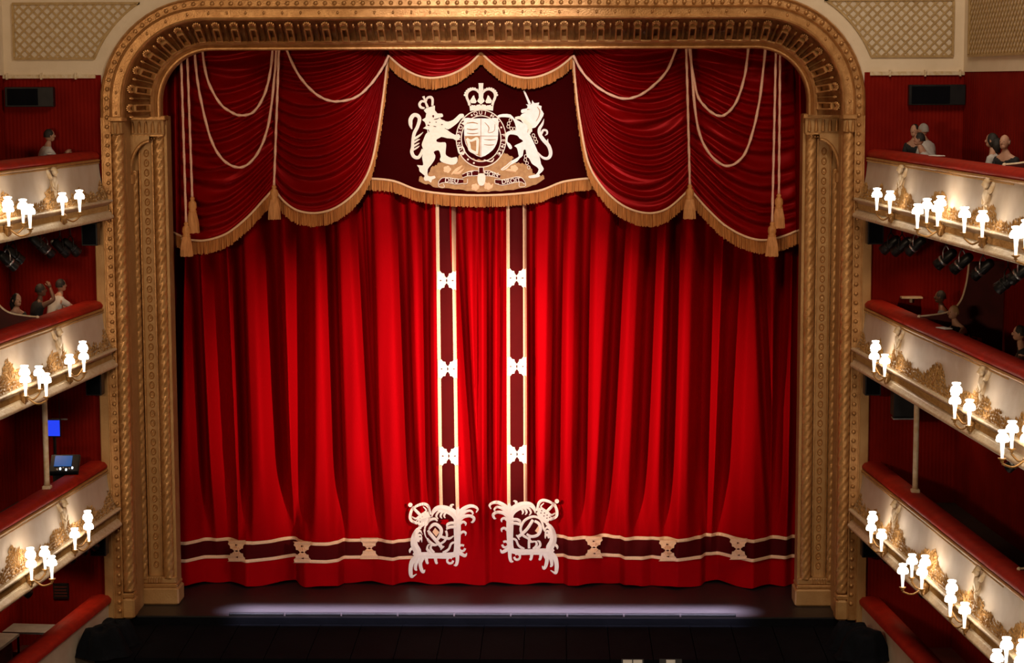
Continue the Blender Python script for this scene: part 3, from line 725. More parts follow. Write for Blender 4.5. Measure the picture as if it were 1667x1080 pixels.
m.poly(kl([(215, 215), (240, 190), (320, 165), (345, 158), (345, 215), (300, 238), (242, 248)]), .04, 1)
for L in ([(225, 190, 24), (180, 178, 30), (165, 140, 30), (190, 108, 28), (225, 115, 20)], [(240, 110, 20), (255, 70, 26), (295, 60, 32), (318, 90, 30), (315, 160, 26)], [(210, 48, 30), (225, 90, 22), (260, 180, 30)]): m.rib(kl(L), .042)
m.build('lion_crown', 'embroid_white', CA)
# unicorn
UN = Rl(); up = lambda L, sm=2, lift=.03: UN.poly(ku(L), lift, sm)
up([(0, 312), (60, 293), (150, 298), (195, 345), (240, 370), (290, 398), (345, 440), (372, 520), (412, 600), (452, 690), (492, 790), (510, 880), (542, 935), (520, 972), (490, 1000), (492, 1030), (382, 1047), (364, 1020), (450, 1000), (482, 940), (440, 902), (400, 872), (368, 812), (340, 790), (330, 715), (305, 718), (296, 780), (260, 812), (230, 850), (150, 892), (110, 932), (60, 955), (38, 940), (100, 895), (150, 850), (240, 800), (245, 768), (225, 690), (198, 672), (215, 655), (300, 613), (258, 580), (230, 545), (150, 532), (122, 562), (117, 618), (148, 642), (172, 690), (140, 703), (100, 622), (88, 540), (108, 505), (160, 488), (215, 485), (210, 430), (190, 375), (150, 337), (40, 330), (0, 342)])
up([(275, 248), (300, 234), (345, 226), (350, 196), (333, 180), (380, 182), (402, 168), (405, 128), (432, 165), (488, 158), (480, 190), (516, 200), (512, 240), (542, 290), (520, 342), (490, 392), (442, 452), (402, 462), (386, 522), (358, 520), (338, 450), (300, 402), (268, 352), (268, 312), (292, 290), (330, 274), (282, 282)], 2, .034)
UN.poly(ku([(300, 22), (318, 16), (392, 172), (365, 186)]), .04, 1)
UN.rib(ku([(465, 740, 16), (530, 805, 28), (590, 812, 36), (622, 760, 42), (600, 670, 44), (540, 600, 44), (495, 530, 40), (490, 470, 36), (525, 410, 28), (545, 350, 5)]), .03)
UN.rib(ku([(510, 540, 22), (535, 485, 28), (575, 490, 24), (580, 525, 20), (555, 545, 8)]), .032); UN.rib(ku([(600, 690, 20), (585, 630, 26), (590, 585, 6)]), .032)
UN.build('unicorn', 'embroid_silver', CA)
m = Rl(.014)
for L in ([(345, 240, 10), (380, 238, 5)], [(465, 210, 6), (495, 260, 10), (480, 330, 8), (450, 380, 5)], [(360, 470, 6), (350, 510, 5)]): m.rib(ku(L), .046, 3)
m.build('unicorn_stitching', 'embroid_gold', CA)
for cx_, cy_ in ((150, 365), (130, 405), (125, 440), (160, 465), (195, 468), (420, 545), (440, 585), (455, 620), (330, 790), (325, 830), (345, 870), (365, 920)):
    m = Rl(.014); p = [(cx_+16*cos(k*pi/4), cy_+20*sin(k*pi/4), 8) for k in range(8)]; m.rib(ku(p), .044, 2, closed=True); m.build('chain_link', 'embroid_white', CA)
m = Rl(.014); m.rib(ku([(205, 345, 30), (270, 340, 40), (340, 395, 44), (400, 450, 36)]), .042)
m.rib(ku([(360, 430, 40), (385, 480, 44), (395, 505, 20)]), .043); m.build('unicorn_collar', 'embroid_white', CA)
# shield
m = Rl(); m.poly(ks([(150, 450), (250, 455), (345, 452), (450, 455), (545, 450), (548, 560), (542, 700), (505, 795), (440, 860), (345, 908), (250, 862), (185, 790), (152, 700), (148, 560)]), .036, 2); m.build('shield', 'embroid_silver', CA)
m = Rl(.012); m.poly(ks([(156, 662), (335, 662), (335, 900), (250, 858), (185, 785), (158, 705)]), .046, 1)
for L in ([(345, 455, 6), (345, 680, 6), (345, 900, 6)], [(152, 662, 6), (350, 660, 6), (545, 660, 4)]): m.rib(ks(L), .047, 2)
for L in ([(180, 510, 7), (250, 500, 12), (310, 515, 6)], [(180, 575, 7), (250, 585, 14), (310, 575, 6)], [(180, 625, 6), (250, 632, 10), (315, 625, 5)], [(380, 700, 5), (450, 705, 9), (520, 700, 5)], [(380, 760, 5), (450, 765, 9), (500, 760, 5)], [(390, 500, 5), (440, 560, 9), (430, 620, 6), (500, 600, 6), (510, 520, 5)]): m.rib(ks(L), .047, 3)
m.build('shield_quarter_lines', 'embroid_gold', CA)
m = Rl(.012); m.rib(ks([(180, 690, 30), (205, 760, 34), (215, 820, 34), (265, 850, 34), (310, 860, 26)]), .056); m.rib(ks([(180, 690, 26), (230, 715, 26), (300, 690, 34), (305, 770, 30), (300, 850, 26)]), .056); m.build('harp', 'embroid_white', CA)
# garter belt
GCX, GCY = 347, 690
m = Rl(.012); N_ = 40
def ell(rx, ry, w_): return [(GCX+rx*cos(2*pi*k/N_), GCY+ry*sin(2*pi*k/N_), w_) for k in range(N_)]
m.rib(ks(ell(263, 300, 48)), .024, 2, closed=True); m.rib(ks([(345, 1020, 40), (348, 1080, 40)]), .024)
m.build('garter_ground', 'maroon_band', CA)
m = Rl(.016); m.rib(ks(ell(292, 336, 12)), .034, 2, closed=True); m.rib(ks(ell(232, 268, 12)), .034, 2, closed=True)
m.rib(ks([(75, 790, 22), (95, 860, 22), (150, 850, 20), (130, 790, 18), (85, 800, 16)]), .04); m.rib(ks([(380, 940, 14), (470, 960, 14), (495, 920, 12)]), .04)
for a, b in ((318, 1020), (375, 1020)): m.rib(ks([(a, b, 10), (a, b+62, 10)]), .034)
for a in (.32, .6, 1.05, 1.9, 2.2, 2.5, -.45, -1.1, -2.0, -2.5): m.disc(*ks([(GCX+262*cos(a), GCY+302*sin(a))])[0], 1.6, .036)
m.build('garter_edging', 'embroid_white', CA)
def letters(name, txt, px, py, size_px, rot, parent, mt, lift=.04, surf=pel, Y=PY):
    cu = bpy.data.curves.new('t', 'FONT'); cu.body = txt; cu.align_x = 'CENTER'; cu.align_y = 'CENTER'; cu.size = 1; cu.extrude = .02; cu.offset = .012
    t = bpy.data.objects.new('t', cu); COL.objects.link(t); dg = bpy.context.evaluated_depsgraph_get()
    me = bpy.data.meshes.new_from_object(t.evaluated_get(dg)); bpy.data.objects.remove(t); bpy.data.curves.remove(cu)
    p = at(px, py, Y); sz = size_px/83.0
    Mx = Matrix.Translation((p.x, surf(p.x, p.z)-lift, p.z)) @ Matrix.Rotation(rot, 4, 'Y') @ Matrix.Rotation(pi/2, 4, 'X') @ Matrix.Scale(sz, 4)
    me.transform(Mx); me.materials.clear(); me.materials.append(MATS[mt]); me.name = name
    o = bpy.data.objects.new(name, me); COL.objects.link(o); o.parent = parent; o.matrix_parent_inverse = pm(parent).inverted(); return o
for ch, a in (('H', 146), ('O', 158), ('N', 168), ('I', 178), ('S', 195), ('O', 206), ('I', 215), ('T', 223), ('Q', 256), ('U', 269), ('I', 281), ('M', 300), ('A', 312), ('L', 322), ('P', 352), ('E', 4), ('N', 15), ('S', 26), ('E', 37)):
    th = math.radians(a); x_, y_ = ks([(GCX+262*cos(th), GCY+302*sin(th))])[0]
    letters('garter_letter', ch, x_, y_, 8.5, th+pi/2, CA, 'embroid_white')
# motto scrolls
m = Rl(.012); SC = [[(325, 418, 40), (360, 392, 56), (430, 388, 60), (520, 402, 62), (612, 402, 44)], [(600, 340, 40), (660, 315, 48), (720, 306, 60), (785, 305, 56)], [(855, 305, 56), (920, 308, 60), (980, 325, 48), (1045, 348, 40)], [(985, 400, 44), (1060, 415, 62), (1150, 400, 62), (1240, 380, 62), (1300, 385, 50), (1335, 420, 36)], [(822, 235, 46), (822, 305, 46)]]
for L in SC: m.rib(kb(L), .032)
m.build('motto_scroll', 'maroon_band', CA)
m = Rl(.016)
for L in SC[:4]:
    for sg in (-1, 1): m.rib(kb([(a, b+sg*w_/2*1.02, 9) for a, b, w_ in L]), .042)
for L in ([(322, 395, 9), (320, 460, 9), (385, 470, 9), (375, 432, 9)], [(660, 372, 9), (655, 425, 9), (612, 432, 9)], [(985, 372, 9), (985, 425, 9), (1030, 432, 9)], [(1335, 395, 9), (1345, 455, 9), (1275, 465, 9), (1272, 412, 9)]): m.rib(kb(L), .042)
m.poly(kb([(780, 330), (800, 310), (850, 310), (872, 335), (868, 410), (845, 450), (800, 448), (778, 400)]), .045, 2)
m.build('scroll_edging', 'embroid_white', CA)
for w_, px_, py_, rt in (('DIEU', 735.5, 294.3, .10), ('ET', 765.5, 283.2, -.10), ('MON', 799.5, 283.6, .12), ('DROIT', 832, 294.8, -.12)):
    letters('motto_word', w_, px_, py_, 10.4, rt, CA, 'embroid_white', .046)
# big crown
m = Rl()
m.poly(ks([(208, 288), (260, 300), (345, 285), (430, 300), (492, 288), (486, 362), (345, 345), (218, 366)]), .038, 1)
m.poly(ks([(315, 38), (375, 38), (370, 90), (378, 130), (370, 210), (390, 250), (345, 290), (300, 250), (322, 210), (312, 130), (320, 90)]), .044, 1)
for sg in (-1, 1):
    c = lambda L: ks([(345+sg*(a-345), b)+((w_,) if w_ else ()) for a, b, w_ in L])
    m.rib(c([(370, 150, 22), (400, 120, 26), (450, 112, 28), (500, 145, 30), (512, 200, 30), (488, 260, 30), (478, 300, 30)]), .04)
    m.poly(c([(395, 255, 0), (415, 215, 0), (425, 180, 0), (440, 190, 0), (455, 215, 0), (475, 245, 0), (460, 275, 0), (410, 275, 0)]), .04, 1)
    for k in range(9):
        a = -.35+2.3*k/8; x_, y_ = 345+sg*(100+90*sin(a-.55)*1.0), 195-95*cos(a-.55); m.disc(*ks([(x_, y_)])[0], 1.9, .044, n=8)
m.build('royal_crown', 'embroid_white', CA)
m = Rl(.012)
for x_ in (225, 285, 347, 412, 470): m.disc(*ks([(x_, 292+8*abs(x_-347)/120)])[0], 1.4, .05, n=4)
m.build('crown_jewels', 'maroon_band', CA)

# ------------------------------------------------------------------ ropes and tassels in front of the swags
RY = VY-.42
def rope(label, pts, group):
    P = [at(a, b, RY) for a, b in cat_rom(pts, 8)]
    # twisted two-strand rope
    L = []; 
    m = MB(); m.tube(P, .026, 8, mod=lambda k, i: 1+.16*cos(pi*k/2-i*1.3)); o = m.build('rope_loop', 'cord', None, True); tag(o, label, 'rope', group); return o
rope('upper rope loop hung before the deep red swag at the left', [(328, 70), (337, 127), (357, 167), (377, 183), (393, 188), (413, 182), (430, 155), (440, 117), (445, 70)], 'rope loops of the valance')
rope('lower and longer rope loop hung before the deep red swag at the left', [(316, 70), (320, 120), (327, 163), (342, 223), (360, 257), (383, 272), (403, 268), (423, 243), (438, 197), (448, 113), (450, 70)], 'rope loops of the valance')
rope('single rope loop across the bright red swag on the lion side', [(462, 70), (483, 117), (507, 147), (530, 162), (553, 165), (580, 158), (603, 138), (623, 110), (633, 90)], 'rope loops of the valance')
rope('single rope loop across the bright red swag on the unicorn side', [(933, 90), (950, 120), (977, 145), (1010, 160), (1037, 157), (1063, 140), (1087, 113), (1104, 70)], 'rope loops of the valance')
rope('upper rope loop hung before the deep red swag at the right', [(1121, 70), (1133, 147), (1147, 173), (1167, 188), (1183, 185), (1200, 163), (1213, 120), (1219, 70)], 'rope loops of the valance')
rope('lower and longer rope loop hung before the deep red swag at the right', [(1123, 70), (1133, 190), (1150, 243), (1180, 270), (1207, 258), (1223, 223), (1237, 160), (1247, 70)], 'rope loops of the valance')
def tassel(label, x0, x1, y1, y2, dy=0):
    Y = RY-.08-dy; A, B, C2 = at(x0, 70, Y), at(x1, y1, Y), at(x1+.5, y2, Y); h = B.z-C2.z
    E_ = empty('tassel_cord', C2, label, 'tassel', 'tassels hanging before the valance')
    P = [A.lerp(B, i/40) for i in range(41)]
    MB().tube(P, .024, 8, mod=lambda k, i: 1+.16*cos(pi*k/2-i*1.3)).build('cord', 'cord', E_, True)
    c = (B.x, B.y, C2.z)
    MB().lathe(c, [(.03, h*1.02), (.05, h*.97), (.035, h*.93), (.075, h*.86), (.085, h*.74), (.065, h*.66), (.085, h*.62), (.07, h*.58)][::-1], 14).build('tassel_head', 'fringe', E_, True)
    m = MB(); rnd = random.Random(int(x0))
    for k in range(46):
        a = 2*pi*k/46; r0, r1 = .068, rnd.uniform(.10, .125); w_ = .012
        p0 = Vector((c[0]+r0*cos(a), c[1]+r0*sin(a), c[2]+h*.6)); p1 = Vector((c[0]+r1*cos(a), c[1]+r1*sin(a), c[2]+rnd.uniform(0, .015)))
        m.tube([p0, p0.lerp(p1, .5)+Vector((.014*cos(a), .014*sin(a), 0)), p1], [.009, .011, .010], 4)
    m.lathe(c, [(.09, .02), (.085, h*.3), (.06, h*.6)], 12); m.build('tassel_skirt', 'fringe', E_, False, 'stuff')
tassel('lowest tassel at the far left end of the valance', 294, 303, 363, 418, .12)
tassel('higher tassel of the pair at the far left end of the valance', 304, 313, 322, 380)
tassel('single tassel between the two swags on the lion side', 454.5, 446, 303, 358)
tassel('single tassel between the two swags on the unicorn side', 1117, 1123, 302, 357)
tassel('lowest tassel at the far right end of the valance', 1263.5, 1257, 363, 418, .12)
tassel('higher tassel of the pair at the far right end of the valance', 1270, 1268, 317, 372)

# ------------------------------------------------------------------ balcony tiers
RIM = (8.8817, 6.0498, 2.9542)
TIERN = ('upper', 'middle', 'lower')
SIDEN = {-1: 'left', 1: 'right'}
DL = 12.6
def pn(z):                                    # bombe front: how far the panel swells out at height z below the rim (z from 0 to -.8)
    t = -z/.8; return .03+.05*t+.13*t**3
def sweep(s, prof, h, d0=0.02, d1=DL, n=1, close=False):
    m = MB(); m.rings([[fp(s, lerp(d0, d1, i/n), a, h+b) for i in range(n+1)] for a, b in (prof+[prof[0]] if close else prof)], close=False); return m
def herm_mesh():
    m = MB()
    m.tube([(0, .02, -.74), (0, .05, -.6), (.0, .07, -.42), (0, .09, -.28), (0, .09, -.2)], [.03, .05, .065, .085, .06], 8)
    m.ball((0, .12, -.115), (.055, .06, .07), 8, 6); m.ball((0, .175, -.12), (.012, .02, .015), 6, 4); m.ball((0, .10, -.07), (.062, .055, .045), 8, 5)
    for sg in (-1, 1):
        m.tube([(sg*.06, .08, -.24), (sg*.13, .07, -.19), (sg*.19, .05, -.10), (sg*.21, .04, -.03)], [.04, .045, .035, .012], 6)
        m.tube([(sg*.07, .09, -.26), (sg*.10, .13, -.36), (sg*.04, .15, -.42)], [.028, .024, .018], 6)
        m.tube([(sg*.03, .05, -.5), (sg*.1, .05, -.58), (sg*.13, .06, -.68), (sg*.08, .06, -.72)], [.02, .03, .026, .012], 6)
    m.tube([(-.06, .1, -.42), (.02, .115, -.5), (.05, .10, -.6), (.02, .09, -.7)], [.03, .04, .03, .01], 6)
    return m
HERM = herm_mesh().data('herm_figure', 'herm', True)
def relief_data(w, hgt, seedv, peak):
    rnd = random.Random(seedv); ph = [rnd.uniform(0, 6.28) for _ in range(4)]; n = int(w/.045)
    return n, [(.10+peak*exp(-((i/n-.5)/.10)**2)*.9+.10*abs(sin(i/n*9+ph[0]))*abs(sin(i/n*23+ph[1]))+.05*abs(sin(i*1.7+ph[2]))+.18*(exp(-((i/n-.02)/.09)**2)+exp(-((i/n-.98)/.09)**2)))*hgt for i in range(n+1)], ph
TIER_D = {}
for s in (-1, 1):
    for ti, h in enumerate(RIM):
        nm = f'{TIERN[ti]} {SIDEN[s]}'
        B = empty('theatre_balcony', fp(s, 0.3, 0, h-1.1), {0: 'cream and gold upper', 1: 'cream and gold middle', 2: 'cream and gold lower'}[ti]+f' balcony front with red velvet rail on the {SIDEN[s]} side', 'balcony', 'balcony fronts of the three tiers')
        # velvet rail
        sweep(s, [(.02, 0), (.05, .03), (.05, .075), (.0, .13), (-.10, .155), (-.30, .145), (-.36, .10), (-.37, .0)], h, .0, DL, 6).build('velvet_rail', 'rail_velvet', B, True)
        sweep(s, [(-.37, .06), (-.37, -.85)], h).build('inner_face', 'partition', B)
        # gold line and pearls
        sweep(s, [(.03, .005), (.065, .0), (.07, -.025), (.05, -.05), (.03, -.055)], h).build('gilt_moulding', 'parapet_gilt', B, True)
        m = MB(); d = .06
        while d < (9 if s > 0 else 7): m.ball(fp(s, d, .062, h-.065), .014, 5, 3); d += .052
        m.build('pearl_row', 'parapet_gilt', B, True, 'stuff')
        sweep(s, [(pn(-z), -z) for z in (.04, .14, .24, .34, .44, .54, .64, .72, .78)], h, .0, DL, 8).build('panel', 'parapet', B, True)
        # ledge, cornice and lower edge
        sweep(s, [(.2, -.76), (.27, -.75), (.30, -.775), (.29, -.80), (.25, -.815), (.22, -.84)], h).build('ledge', 'cornice', B, True)
        sweep(s, [(.22, -.84), (.20, -.86), (.20, -.97), (.235, -.985)], h).build('frieze_band', 'cornice', B)
        sweep(s, [(.235, -.985), (.26, -1.0), (.265, -1.03), (.30, -1.05), (.31, -1.09), (.29, -1.12), (.18, -1.13), (-.2, -1.13)], h).build('cornice', 'cornice', B, True)
        m = MB(); d = .1          # fluting of the frieze band, finer than a finger's width in the picture
        while d < (9.5 if s > 0 else 7):
            a, b = fp(s, d, .20, 0), fp(s, d+.035, .20, 0); c = fp(s, d+.0175, .225, 0)
            m.rings([[(q.x, q.y, h+z) for q in (a, c, b)] for z in (-.965, -.865)], close=False); d += .07
        m.build('fluting', 'parapet_gilt', B, False, 'stuff')
        # herms and gilt foliage in the bays
        for d in (2.75, 7.8, 12.2):
            p = fp(s, d, 0, h)
            t = (fp(s, 1, 0, 0)-fp(s, 0, 0, 0)).normalized(); nn = (fp(s, 0, 1, 0)-fp(s, 0, 0, 0)).normalized()
            Mx = Matrix((t, nn, Vector((0, 0, 1)))).transposed().to_4x4(); Mx.translation = p; inst(HERM, 'herm_figure', Mx, B)
        for bi, (d0, d1) in enumerate(((.08, 2.7), (2.8, 7.75), (7.85, 12.15))):
            n, tops, ph = relief_data(d1-d0, 1.0, ti*7+bi*3+(s+1), .30 if bi else .16); m = MB(); rnd = random.Random(ti*31+bi*7+s)
            t_ = (fp(s, 1, 0, 0)-fp(s, 0, 0, 0)).normalized(); n_ = (fp(s, 0, 1, 0)-fp(s, 0, 0, 0)).normalized()
            for i in range(n+1):
                hh = tops[i]*.95; zz = 0
                while zz < hh:
                    z = -.775+zz; c = fp(s, lerp(d0, d1, i/n)+rnd.uniform(-.02, .02), pn(z)+.004, h+z); a = rnd.uniform(-.9, .9); L_ = rnd.uniform(.035, .06); w_ = rnd.uniform(.014, .024)
                    ax = t_*sin(a)+Vector((0, 0, cos(a))); bx_ = t_*cos(a)-Vector((0, 0, sin(a)))
                    m.add([c-ax*L_, c+bx_*w_, c+ax*L_+n_*.012, c-bx_*w_, c+n_*.022], [(0, 1, 4), (1, 2, 4), (2, 3, 4), (3, 0, 4)]); zz += rnd.uniform(.035, .06)
            m.build('gilt_foliage', 'parapet_gilt', B, False, 'stuff')
            for k in (1,) if bi else ():
                d = lerp(d0, d1, .5); m = MB(); z0 = -.70
                for sg in (-1, 1):
                    pts = [fp(s, d+sg*(.02+.05*k2), pn(z0+.05+.07*k2)+.012, h+z0+.04+.085*k2-.01*k2*k2) for k2 in range(5)]; m.tube(pts, [.016, .022, .02, .016, .006], 6)
                m.tube([fp(s, d, pn(z0+.08*k2)+.014, h+z0+.08*k2) for k2 in range(5)], [.016, .026, .018, .022, .005], 6); m.build('leaf_spray', 'parapet_gilt', B, True)
        # tier floor slab and dark soffit behind the front
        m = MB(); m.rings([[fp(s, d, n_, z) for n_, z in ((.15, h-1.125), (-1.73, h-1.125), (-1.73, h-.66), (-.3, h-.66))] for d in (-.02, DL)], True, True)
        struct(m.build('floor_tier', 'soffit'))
    # stalls circle rail and its plain plaster front
    B = empty('stalls_rail', fp(s, .3, 0, -1), f'broad dark red rail on a plain plaster wall at the bottom {SIDEN[s]}', 'balcony')
    sweep(s, [(.05, .33), (.06, .40), (.0, .47), (-.18, .48), (-.34, .44), (-.36, .30)], 0, .0, DL, 6).build('velvet_rail', 'rail_velvet', B, True)
    sweep(s, [(.0, .36), (.0, -.9), (.05, -.95), (.05, -2.2)], 0).build('plaster_front', 'parapet', B)
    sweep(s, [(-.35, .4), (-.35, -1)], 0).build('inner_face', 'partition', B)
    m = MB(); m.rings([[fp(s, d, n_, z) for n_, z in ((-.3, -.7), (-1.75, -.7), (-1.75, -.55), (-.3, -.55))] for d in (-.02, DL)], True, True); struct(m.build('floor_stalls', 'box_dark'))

# ------------------------------------------------------------------ candle lamps on the balcony fronts
sh = MB().lathe((0, 0, 0), [(.034, .245), (.085, .25), (.094, .27), (.088, .31), (.066, .345), (.042, .365), (.042, .372), (.066, .385), (.066, .405), (.02, .412)], 12)
SHADE = sh.data('lamp_shade', 'lamp_shade', True)
CAND = MB().lathe((0, 0, 0), [(.018, .02), (.022, .10), (.030, .20), (.034, .245)], 8).data('candle', 'candle_tube', True)
PAN = MB().lathe((0, 0, 0), [(.012, -.05), (.03, -.035), (.016, -.02), (.055, .005), (.06, .018), (.02, .02)], 10).data('drip_pan', 'parapet_gilt', True)
def sconce(label, s, ti, d, arms):
    h = RIM[ti]; d += 1.62 if ti == 0 else 1.55; o = fp(s, d, .27, h-.88)
    E_ = empty('candle_sconce', o, label, 'lamp', 'candle lamps along the balcony fronts')
    m = MB(); m.lathe((o.x, o.y, o.z-.06), [(.02, -.1), (.07, -.06), (.05, 0), (.08, .05), (.03, .1)], 10); m.ball((o.x, o.y, o.z-.19), .035, 8, 5)
    m.tube([fp(s, d, .18, h-.9), fp(s, d, .27, h-.9)], .04, 8); m.build('backplate', 'parapet_gilt', E_, True)
    for da, na, za in arms:
        q = fp(s, d+da, .27+na, h-.86+za)
        mid = o.lerp(q, .55); P = cat_rom([(o.x, o.y, o.z-.02), (mid.x, mid.y, mid.z-.13), (q.x, q.y, q.z-.06)], 6)
        MB().tube(P, .016, 6).build('arm', 'parapet_gilt', E_, True)
        for dd, nm_ in ((PAN, 'drip_pan'), (CAND, 'candle'), (SHADE, 'lamp_shade')): inst(dd, nm_, Matrix.Translation(q), E_)
PAIR = [(-.42, .12, .12), (-.30, .17, -.03), (.5, .18, 0)]
PAIR1 = [(-.42, .16, 0), (.5, .16, 0)]
QUAD = [(-.36, .14, 0), (.0, .02, .06), (.05, .40, -.06), (.42, .18, 0)]
for s in (-1, 1):
    sd = SIDEN[s]
    for ti in range(3):
        tn = TIERN[ti]
        sconce(f'candle lamp cluster nearest the gold arch on the {tn} {sd} balcony', s, ti, 1.18, PAIR1 if ti == 0 else PAIR)
        if not (s > 0 and ti == 1):
            sconce(f'four-light candle cluster on the {tn} {sd} balcony, second from the arch', s, ti, (3.5 if ti else 3.95) if s < 0 else (3.95 if ti else 4.35), QUAD)
        if s > 0:
            sconce(f'candle lamp cluster on the {tn} {sd} balcony beside the cherub farther from the arch', s, ti, 6.3 if ti else 6.6, PAIR1 if ti == 0 else PAIR)
            sconce(f'candle lamp cluster on the {tn} {sd} balcony at the very edge of the picture', s, ti, 9.1 if ti else 9.4, QUAD)

# ------------------------------------------------------------------ loudspeakers, posts, partitions
def speaker(label, s, ti, d=.42):
    h = RIM[ti]-1.14; c = fp(s, d, -.02, h-.24); E_ = empty('loudspeaker', (c.x, c.y, c.z-.23), label, 'loudspeaker', 'black loudspeakers beneath the balconies')
    MB().bbox(c, (.15, .14, .215), .08).build('cabinet', 'black_metal', E_)
    MB().bbox((c.x, c.y-.145, c.z), (.125, .01, .19), .2).build('grille', 'pit_black', E_)
    MB().box(c.x-.02, c.x+.02, c.y-.02, c.y+.02, c.z+.21, c.z+.26).build('bracket', 'black_metal', E_)
for s in (-1, 1):
    for ti in range(3): speaker(f'black loudspeaker hung under the {TIERN[ti]} {SIDEN[s]} balcony beside the arch', s, ti)
def wall_box(label, x0, x1, y0, y1):
    a, b = at(x0, y0, WY-.1), at(x1, y1, WY-.1); E_ = empty('wall_loudspeaker', ((a.x+b.x)/2, WY-.1, b.z), label, 'loudspeaker', 'long black cabinets on the top tier wall')
    MB().bbox(((a.x+b.x)/2, WY-.1, (a.z+b.z)/2), ((b.x-a.x)/2, .085, (a.z-b.z)/2), .1).build('cabinet', 'black_metal', E_)
    MB().bbox(((a.x+b.x)/2-.12, WY-.19, (a.z+b.z)/2), ((b.x-a.x)/2-.17, .01, (a.z-b.z)/2-.03), .3).build('grille', 'pit_black', E_)
wall_box('long black loudspeaker on the red wall under the left lattice panel', 9, 89, 142, 174)
wall_box('long black loudspeaker on the red wall under the right lattice panel', 1479, 1570, 138, 171)
for s, px in ((-1, 75), (1, 1491)):
    p = atn(px, 740, s, .2); E_ = empty('balcony_post', (p.x, p.y, RIM[2]+.12), f'slender cream post standing on the lower {SIDEN[s]} balcony rail', 'post')
    MB().lathe((p.x, p.y, 0), [(.055, RIM[2]+.2), (.05, RIM[2]+.3), (.05, RIM[1]-1.25), (.055, RIM[1]-1.14)], 12).build('shaft', 'herm', E_, True)
    MB().bbox((p.x, p.y, RIM[2]+.17), (.075, .075, .035), .3).build('foot', 'herm', E_)
    MB().bbox((p.x, p.y, RIM[1]-1.16), (.075, .075, .03), .3).build('head', 'herm', E_)
def partition(label, s, ti, d):
    h = RIM[ti]; E_ = empty('box_partition', fp(s, d, -.4, h-.66), label, 'partition', 'curved partitions between the boxes')
    prof = cat_rom([(-.22, .16), (-.45, .18), (-.75, .24), (-.95, .42), (-1.05, .75), (-1.09, 1.12)], 5)
    T = fp(s, 1, 0, 0)-fp(s, 0, 0, 0); T = T.normalized()*.03
    up_ = [fp(s, d, n_, h+z) for n_, z in prof]; lo = [fp(s, d, n_, h-.66) for n_, z in prof]
    up_.append(fp(s, d, -1.7, h+1.12)); lo.append(fp(s, d, -1.7, h-.66))
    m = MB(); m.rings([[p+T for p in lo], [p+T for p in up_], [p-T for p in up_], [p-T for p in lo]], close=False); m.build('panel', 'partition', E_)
    m = MB(); m.tube(up_[:-1], .024, 8); m.ball(up_[0], .035, 8, 6); m.build('capping', 'herm', E_, True)
partition('dark red box partition with cream curved edge on the middle right balcony', 1, 1, 2.93)
partition('dark red box partition with cream curved edge on the middle left balcony', -1, 1, 2.91)
partition('dark red box partition with curved edge on the upper right balcony', 1, 0, 7.6)
partition('dark red box partition with curved edge on the upper left balcony', -1, 0, 5.0)
partition('dark red box partition with ridged cream edge on the lower right balcony', 1, 2, 8.8)

# ------------------------------------------------------------------ small ceiling lamps inside the boxes
mat('box_lamp', (1, .9, .8), .5, 0, emit=(1, .62, .34), estr=6)
for s in (-1, 1):
    for ti, en in ((0, 12), (1, 5), (2, 13 if s < 0 else 6)):
        q = fp(s, 1.2, -.85, RIM[ti]-1.13); E_ = empty('box_ceiling_lamp', q, f'small round ceiling lamp under the {TIERN[ti]} {SIDEN[s]} tier', 'lamp', 'ceiling lamps of the boxes')
        MB().lathe(q, [(.07, 0), (.07, -.03), (.05, -.035), (.05, 0)], 12).build('rim', 'black_metal', E_); MB().lathe(q, [(.05, -.01), (.045, -.028), (.02, -.03)], 12).build('lens', 'box_lamp', E_)
        l = bpy.data.lights.new('box_lamp_light', 'SPOT'); l.energy = en*4; l.color = (1, .60, .32); l.spot_size = 2.0; l.spot_blend = .6; l.shadow_soft_size = .04
        o = bpy.data.objects.new('box_lamp_light', l); COL.objects.link(o); o.location = (q.x, q.y, q.z-.05)

# ------------------------------------------------------------------ stage lanterns hung under the tiers
def lantern(label, px, py, s, off, aim, size=1.0, bright=False, zt=None):
    p = atn(px, py, s, off); E_ = empty('stage_lantern', p, label, 'spotlight', 'stage lanterns hung under the balconies')
    ax = Vector(aim).normalized(); r = .085*size
    a = p-ax*.2*size; pts = [a, a+ax*.04, p-ax*.02, p+ax*.13*size, p+ax*.2*size]
    MB().tube(pts, [r*.6, r*.9, r, r*1.05, r*1.12], 12).build('body', 'black_metal', E_, True)
    MB().tube([p+ax*.195*size, p+ax*.203*size], r*.9, 12).build('lens', 'steel', E_, True)
    MB().tube([p+ax*.04*size, p+ax*.075*size], r*1.12, 12).build('ring', 'steel' if bright else 'black_metal', E_, True)
    sd = ax.cross(Vector((0, 0, 1))).normalized(); top = p+Vector((0, 0, .2*size))
    MB().tube(cat_rom([p+sd*r*1.15, p+sd*r*1.2+Vector((0, 0, .12*size)), top, p-sd*r*1.2+Vector((0, 0, .12*size)), p-sd*r*1.15], 4), .012, 5).build('yoke', 'steel' if bright else 'black_metal', E_, True)
    if zt: MB().tube([top, (top.x, top.y, zt)], .014, 6).build('hanger', 'black_metal', E_, True)
Z1, Z2, Z3 = [h-1.13 for h in RIM]
W8 = ['first', 'second', 'third', 'fourth', 'fifth', 'sixth', 'seventh', 'eighth']
for k, (px, py, br) in enumerate(((115, 402, 0), (98, 403, 0), (73, 404, 1), (62, 396, 0), (12, 424, 1), (22, 414, 0))):
    lantern(f'{W8[k]} stage lantern from the arch under the upper left balcony', px, py, -1, .25+.12*(k % 3), (.55, .5, -.65), 1.0, br, Z1)
